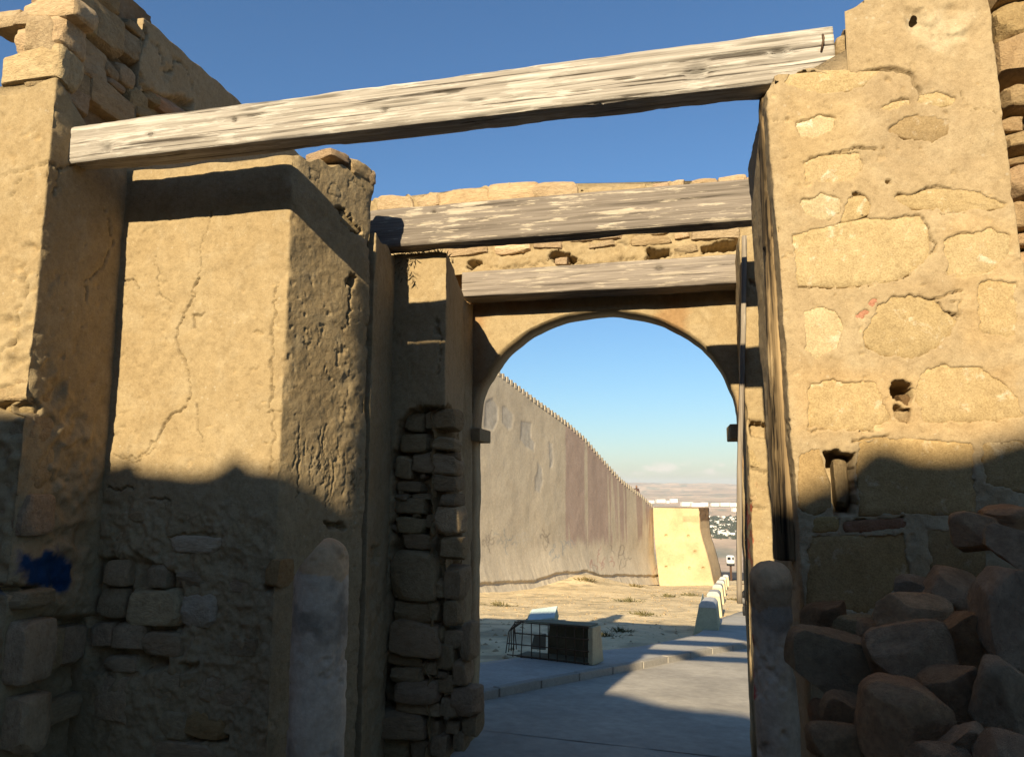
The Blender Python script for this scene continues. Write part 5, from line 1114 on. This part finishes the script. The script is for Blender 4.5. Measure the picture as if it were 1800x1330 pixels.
peb = mesh_obj('gravel', V, Fq, 'stone', None, True); peb.color = (1.1, 1.1, 1.1, 1); tag(peb, kind='stuff')
# dry grass on the pier heads
def dry_grass(name, pts, label, seed, down=False):
    r = random.Random(seed); V = []; Fq = []
    for P, h in pts:
        i = len(V); lx = r.gauss(0, 0.04); ly = r.uniform(-0.06, 0.02); sg = -1 if down else 1; w_ = 0.004
        V += [(P[0] - w_, P[1], P[2]), (P[0] + w_, P[1], P[2]), (P[0] + lx * 0.5 + w_, P[1] + ly, P[2] + sg * h * 0.6), (P[0] + lx, P[1] + ly, P[2] + sg * h * 0.9)]; Fq += [(i, i + 1, i + 2), (i, i + 2, i + 3)]
    o = mesh_obj(name, V, Fq, 'grass_dry', None, False); return tag(o, label, 'grass')
r = random.Random(9)
dry_grass('dry_grass', [((r.uniform(-2.38, x3 - 0.03), Y3 + r.uniform(0.0, 0.3), z3 - 0.01), r.uniform(0.02, 0.07)) for _ in range(260)], 'matted dry grass on top of the inner pier under the second beam', 3)
dry_grass('hanging_weed', [((-2.36 + r.uniform(0, 0.06) + 0.06 * (k % 3), Y3 - 0.02, z3 - r.uniform(0.02, 0.28)), r.uniform(0.02, 0.06)) for k in range(60)], 'wispy dry weed hanging on the left edge of the inner pier', 4, True)

# ================================================================== far things
def onT(px, py):
    d = ray(px, py); t = np.geomspace(1200, 14000, 500); P = C0 + d * t[:, None]
    below = P[:, 2] < far_z(P[:, 0], P[:, 1])
    return P[int(np.argmax(below))] if below.any() else C0 + d * 9000
hV, hF = box_vf((0, 0, 0.5), (1, 1, 1)); hm = bpy.data.meshes.new('building'); hm.from_pydata(hV.tolist(), [], hF); set_tint(hm); hm.materials.append(M['house'])
def building(px, py, wpx, hpx, label, group, dk=1.0, tint=1.0, cat='building', name='town_building'):
    P = onT(px, py); dist = (P - C0) @ Fv; w_ = wpx * dist / F; h_ = hpx * dist / F
    o = bpy.data.objects.new(name, hm); col.objects.link(o); o.location = (P[0], P[1], P[2] - h_ * 0.15); o.scale = (w_, w_ * dk, h_ * 1.15); o.rotation_euler = (0, 0, R(random.uniform(2, 25)))
    v = tint * random.uniform(0.9, 1.05); o.color = (v, v * 0.985, v * 0.96, 1); return tag(o, label, cat, group)
GBK = 'white apartment blocks on the plain'
for (px, py, w_, h_, lab) in [(1142, 884, 15, 9, 'white block just above the end of the parapet'), (1161, 883, 16, 8, 'low white block second from the parapet'), (1184, 883, 13, 9, 'square white block left of the longest one'),
    (1207, 889, 20, 10, 'left wing of the longest white block above the buttress'), (1226, 890, 24, 12, 'main part of the longest white block above the buttress'), (1238, 889, 12, 9, 'right wing of the longest white block'),
    (1256, 889, 13, 9, 'white block with gap, middle right of the far plain'), (1274, 889, 18, 8, 'cream block right of the gapped white one'), (1292, 890, 18, 9, 'white block nearest the right jamb on the far plain'), (1296, 899, 18, 9, 'bright white block lower down beside the right jamb'), (1174, 884, 5, 7, 'narrow pinkish block between the low and the square white ones'), (1310, 889, 20, 9, 'white block partly hidden by the right jamb')]:
    building(px, py, w_, h_ * random.uniform(0.45, 0.75), lab, GBK, 0.5, 1.0, name='apartment_block')
rb = random.Random(17)
for k in range(130):
    px = rb.uniform(1240, 1318); py = rb.uniform(909, 944); wp = rb.uniform(2.5, 6.0)
    building(px, py, wp, wp * rb.uniform(0.4, 0.8), 'tiny white house of the distant town among dark trees', 'houses of the distant town', rb.uniform(0.7, 1.3), 0.95, 'house', 'town_house')
building(1270, 941, 15, 6, 'long white hall at the near edge of the distant town', 'houses of the distant town', 0.6, 1.05, 'house', 'town_hall'); building(1286, 942, 11, 6, 'second white hall at the near edge of the town', 'houses of the distant town', 0.6, 1.05, 'house', 'town_hall')
V = []; Fq = []; ico = tet * [1, 1, 0.9]
for k in range(420):
    px = rb.uniform(1236, 1320); py = rb.uniform(908, 948); P = onT(px, py); s_ = rb.uniform(5, 13); i = len(V)
    V += [(P[0] + a * s_ * rb.uniform(.7, 1.2), P[1] + b * s_, P[2] + 3 + c * s_ * 0.8) for a, b, c in ico]; Fq += [tuple(q + i for q in f) for f in tf]
tag(mesh_obj('far_trees', V, Fq, 'tree_far', None, True), 'dark trees scattered through the distant town', kind='stuff')
# box on a post at the car park
vb = onG(1285.5, 1021); dV = (vb - C0) @ Fv; k_ = dV / F
e14 = empty('viewing_box', vb); tag(e14, 'small white box with dark windows on a brown post at the car park', 'box')
def bxo(name, c, s_, mat, bev=0.0):
    V, Fq = box_vf(c, s_); o = mesh_obj(name, V, Fq, mat, None, False); o.parent = e14
    if bev: b = o.modifiers.new('b', 'BEVEL'); b.width = bev; b.segments = 4
bxo('post', (0, 0, 14 * k_), (3.6 * k_, 3.6 * k_, 29 * k_), 'brown_paint'); bxo('bracket', (0, 0, 28 * k_), (13 * k_, 8 * k_, 3 * k_), 'black')
bxo('box', (0, 0, 37 * k_), (14.5 * k_, 12 * k_, 15 * k_), 'paint_white', 3.5 * k_); bxo('window', (-2.6 * k_, -6.02 * k_, 39.5 * k_), (5.5 * k_, 0.6 * k_, 5 * k_), 'glass_dark'); bxo('window', (4.0 * k_, -6.02 * k_, 39.5 * k_), (2.6 * k_, 0.6 * k_, 5 * k_), 'glass_dark')
# person on the wall walk
pp = onP(1118.7, 853, (A2[0] - wn2[0] * 1.1, A2[1] - wn2[1] * 1.1, 0), WN3); fz = pp[2] - 1.70
sk = {'verts': [(0, 0, .92), (0, 0, 1.12), (0, 0, 1.36), (0, 0, 1.46), (0, -.01, 1.53), (0, -.02, 1.60), (0, -.01, 1.67), (.19, 0, 1.38), (.25, .02, 1.12), (.24, -.06, .88), (-.19, 0, 1.38), (-.25, .02, 1.12), (-.24, -.06, .88), (.10, 0, .88), (.11, -.01, .48), (.11, .01, .08), (.12, -.12, .04), (-.10, 0, .88), (-.11, -.01, .48), (-.11, .01, .08), (-.12, -.12, .04)],
      'edges': [(0, 1), (1, 2), (2, 3), (3, 4), (4, 5), (5, 6), (2, 7), (7, 8), (8, 9), (2, 10), (10, 11), (11, 12), (0, 13), (13, 14), (14, 15), (15, 16), (0, 17), (17, 18), (18, 19), (19, 20)],
      'r': [.15, .14, .15, .06, .085, .10, .075, .065, .045, .035, .065, .045, .035, .09, .06, .045, .04, .09, .06, .045, .04]}
pm = bpy.data.meshes.new('person'); pm.from_pydata(sk['verts'], sk['edges'], []); po_ = bpy.data.objects.new('person', pm); col.objects.link(po_); po_.location = (pp[0], pp[1], fz); po_.rotation_euler = (0, 0, R(20))
sm = po_.modifiers.new('skin', 'SKIN')
for i, v in enumerate(pm.skin_vertices[0].data): v.radius = (sk['r'][i],) * 2; v.use_root = i == 0
po_.modifiers.new('sub', 'SUBSURF').levels = 1; po_.modifiers['sub'].render_levels = 1
pm.materials.append(M['cloth']); tag(po_, 'person in dark brown clothes standing on the fortress wall behind the parapet', 'person')
hb_ = stone_shape(77, 5, 0, 0.02, 2.2); hb_.materials.append(M['skin']); ho = bpy.data.objects.new('head', hb_); col.objects.link(ho); ho.parent = po_; ho.location = (0, -0.02, 1.60); ho.scale = (0.085, 0.10, 0.125)
# scooter peeping out behind the right jamb
cS = onG(1316, 1088); cS[2] = gz(cS[1]) + 0.17
e15 = empty('parked_scooter', cS); e15.rotation_euler = (0, 0, R(-15)); tag(e15, 'grey parked scooter mostly hidden behind the right jamb of the arch', 'scooter')
def sc_part(name, vf, mat):
    o = mesh_obj(name, *vf, mat, None, True); o.parent = e15; return o
for y in (-0.6, 0.6):
    V, Fq = tube_vf([(0, y + 0.22 * math.cos(a), 0.25 + 0.22 * math.sin(a)) for a in np.linspace(0, 2 * math.pi, 21)], 0.05, 8); o = sc_part('wheel', (V, Fq), 'black')
    V, Fq = tube_vf([(-0.05, y, 0.25), (0.05, y, 0.25)], 0.12, 12); o2 = mesh_obj('rim', V, Fq, 'metal', None, True); o2.parent = o
sc_part('body', tube_vf([(0, -0.75, 0.55), (0, -0.45, 0.60), (0, -0.1, 0.40), (0, 0.25, 0.30), (0, 0.42, 0.45), (0, 0.52, 0.85)], [0.10, 0.16, 0.15, 0.13, 0.14, 0.07], 12), 'scooter')
sc_part('seat', tube_vf([(0, -0.72, 0.76), (0, -0.4, 0.78), (0, -0.08, 0.72)], [0.09, 0.12, 0.10], 10), 'black')
sc_part('handlebar', tube_vf([(-0.32, 0.42, 1.0), (-0.1, 0.5, 0.97), (0.1, 0.5, 0.97), (0.32, 0.42, 1.0)], 0.018, 8), 'metal')
sc_part('headlight', tube_vf([(0, 0.52, 0.92), (0, 0.64, 0.92)], [0.08, 0.06], 10), 'paint_white')
sc_part('mudguard', tube_vf([(0, 0.6 + 0.29 * math.cos(a), 0.25 + 0.29 * math.sin(a)) for a in np.linspace(0.3, 2.6, 9)], 0.045, 8), 'scooter')

# ================================================================== unseen walls and pillar, added around the camera to shade the gate
tx, ty, tz = ldir
def back_to(P, Y): k = (Y - P[1]) / ty; return P[0] + tx * k, P[2] + tz * k
YS = -9.0
tgt = [onY(-10, 712, Y1), onY(40, 712, Y1), onY(85, 705, Y1), onY(200, 812, YP), onY(240, 822, YP), onY(300, 822, YP), onY(340, 830, YP), onY(372, 826, YP), onY(415, 795, YP), onY(440, 818, YP), onY(480, 815, YP), onP(520, 825, *SPF), onP(560, 850, *SPF), onP(600, 880, *SPF), onP(640, 915, *SPF),
       onG(1045, 1216), onG(1107, 1223), onG(1187, 1244), onG(1250, 1252), onG(1315, 1258),
       onY(1396, 855, YR), onY(1430, 838, YR), onY(1455, 832, YR), onY(1490, 800, YR), onY(1530, 772, YR), onY(1570, 780, YR), onY(1610, 797, YR), onY(1650, 800, YR), onY(1690, 792, YR), onY(1740, 768, YR), onY(1790, 752, YR), onY(1830, 745, YR)]
bt = sorted(back_to(P, YS) for P in tgt); bx_ = [a for a, _ in bt]; bz_ = [b for _, b in bt]
e16 = empty('unseen_shade_wall', (-2, YS, 0.2)); tag(e16, 'ragged tall unseen wall behind the viewpoint, shaped to cast the gate-foot shade', 'wall')  # unseen caster, its top line traced back from the wanted shadow edge
xs_ = np.arange(-16, 12, 0.05); zs_ = np.interp(xs_, bx_, bz_) + 0.05 * fbm(np.stack([xs_, 0 * xs_, 0 * xs_], 1), 2.2, 4, 44)
cs_ = [(YS, -0.3 + 0 * zs_), (YS + 0.0, zs_ - 0.25), (YS - 0.05, zs_), (YS - 0.5, zs_ - 0.05), (YS - 1.2, zs_ - 0.9), (YS - 1.2, -0.3 + 0 * zs_)]
V = np.concatenate([np.stack([xs_, 0 * xs_ + y_, z_], 1) for y_, z_ in cs_]); V[:, 1] += 0.03 * fbm(V, 2, 3, 45)
mesh_obj('wall_body', V, grid_faces(len(xs_), len(cs_))[:, ::-1], 'mortar', e16, True)
e18 = empty('sky_blocking_wall', (-7, -3, 0.1)); tag(e18, 'high plain unseen wall left of the viewpoint, added to cut the sky light', 'wall')  # added out of view to hold back sky light from the shaded parts
wall('wall_body', [(-7.4, -7.9, 0.4), (-6.7, -7.9, 0.25), (-6.7, Y1 - 0.03, 0.4), (-7.4, Y1 - 0.03, 0.4)], -0.4, lambda x, y: 5.4 + 0.2 * math.sin(y * 1.7), 'mortar', e18, resz=0.3, erode=0.0, seed=46)
e17 = empty('shade_pillar', (-2.8, 0.3, 0)); tag(e17, 'slender unseen pillar left of the viewpoint, added to shade the inner pier', 'pillar')  # added out of view; its shadow keeps the inner pier dark
wall('pillar_body', [(-2.94, 0.1, 0.05), (-2.48, 0.1, 0.05), (-2.48, 0.5, 0.05), (-2.94, 0.5, 0.05)], -0.2, lambda x, y: 5.835 + 0.005 * math.sin(x * 30), 'plaster', e17, resz=0.06, seed=41)
# ================================================================== haze over the far land
hz = NT('haze_air'); hz.n.remove(hz.b)
pv = hz.nd('ShaderNodeVolumePrincipled'); pv.inputs['Color'].default_value = (0.88, 0.93, 1.0, 1); pv.inputs['Density'].default_value = 5.0e-5; pv.inputs['Anisotropy'].default_value = 0.0
hz.link(pv.outputs[0], hz.n['Material Output'].inputs['Volume'])
V, Fq = box_vf((0, 10000, -110), (30000, 21000, 420)); ho_ = mesh_obj('haze', V, Fq, hz.m, None, False); tag(ho_, kind='stuff')
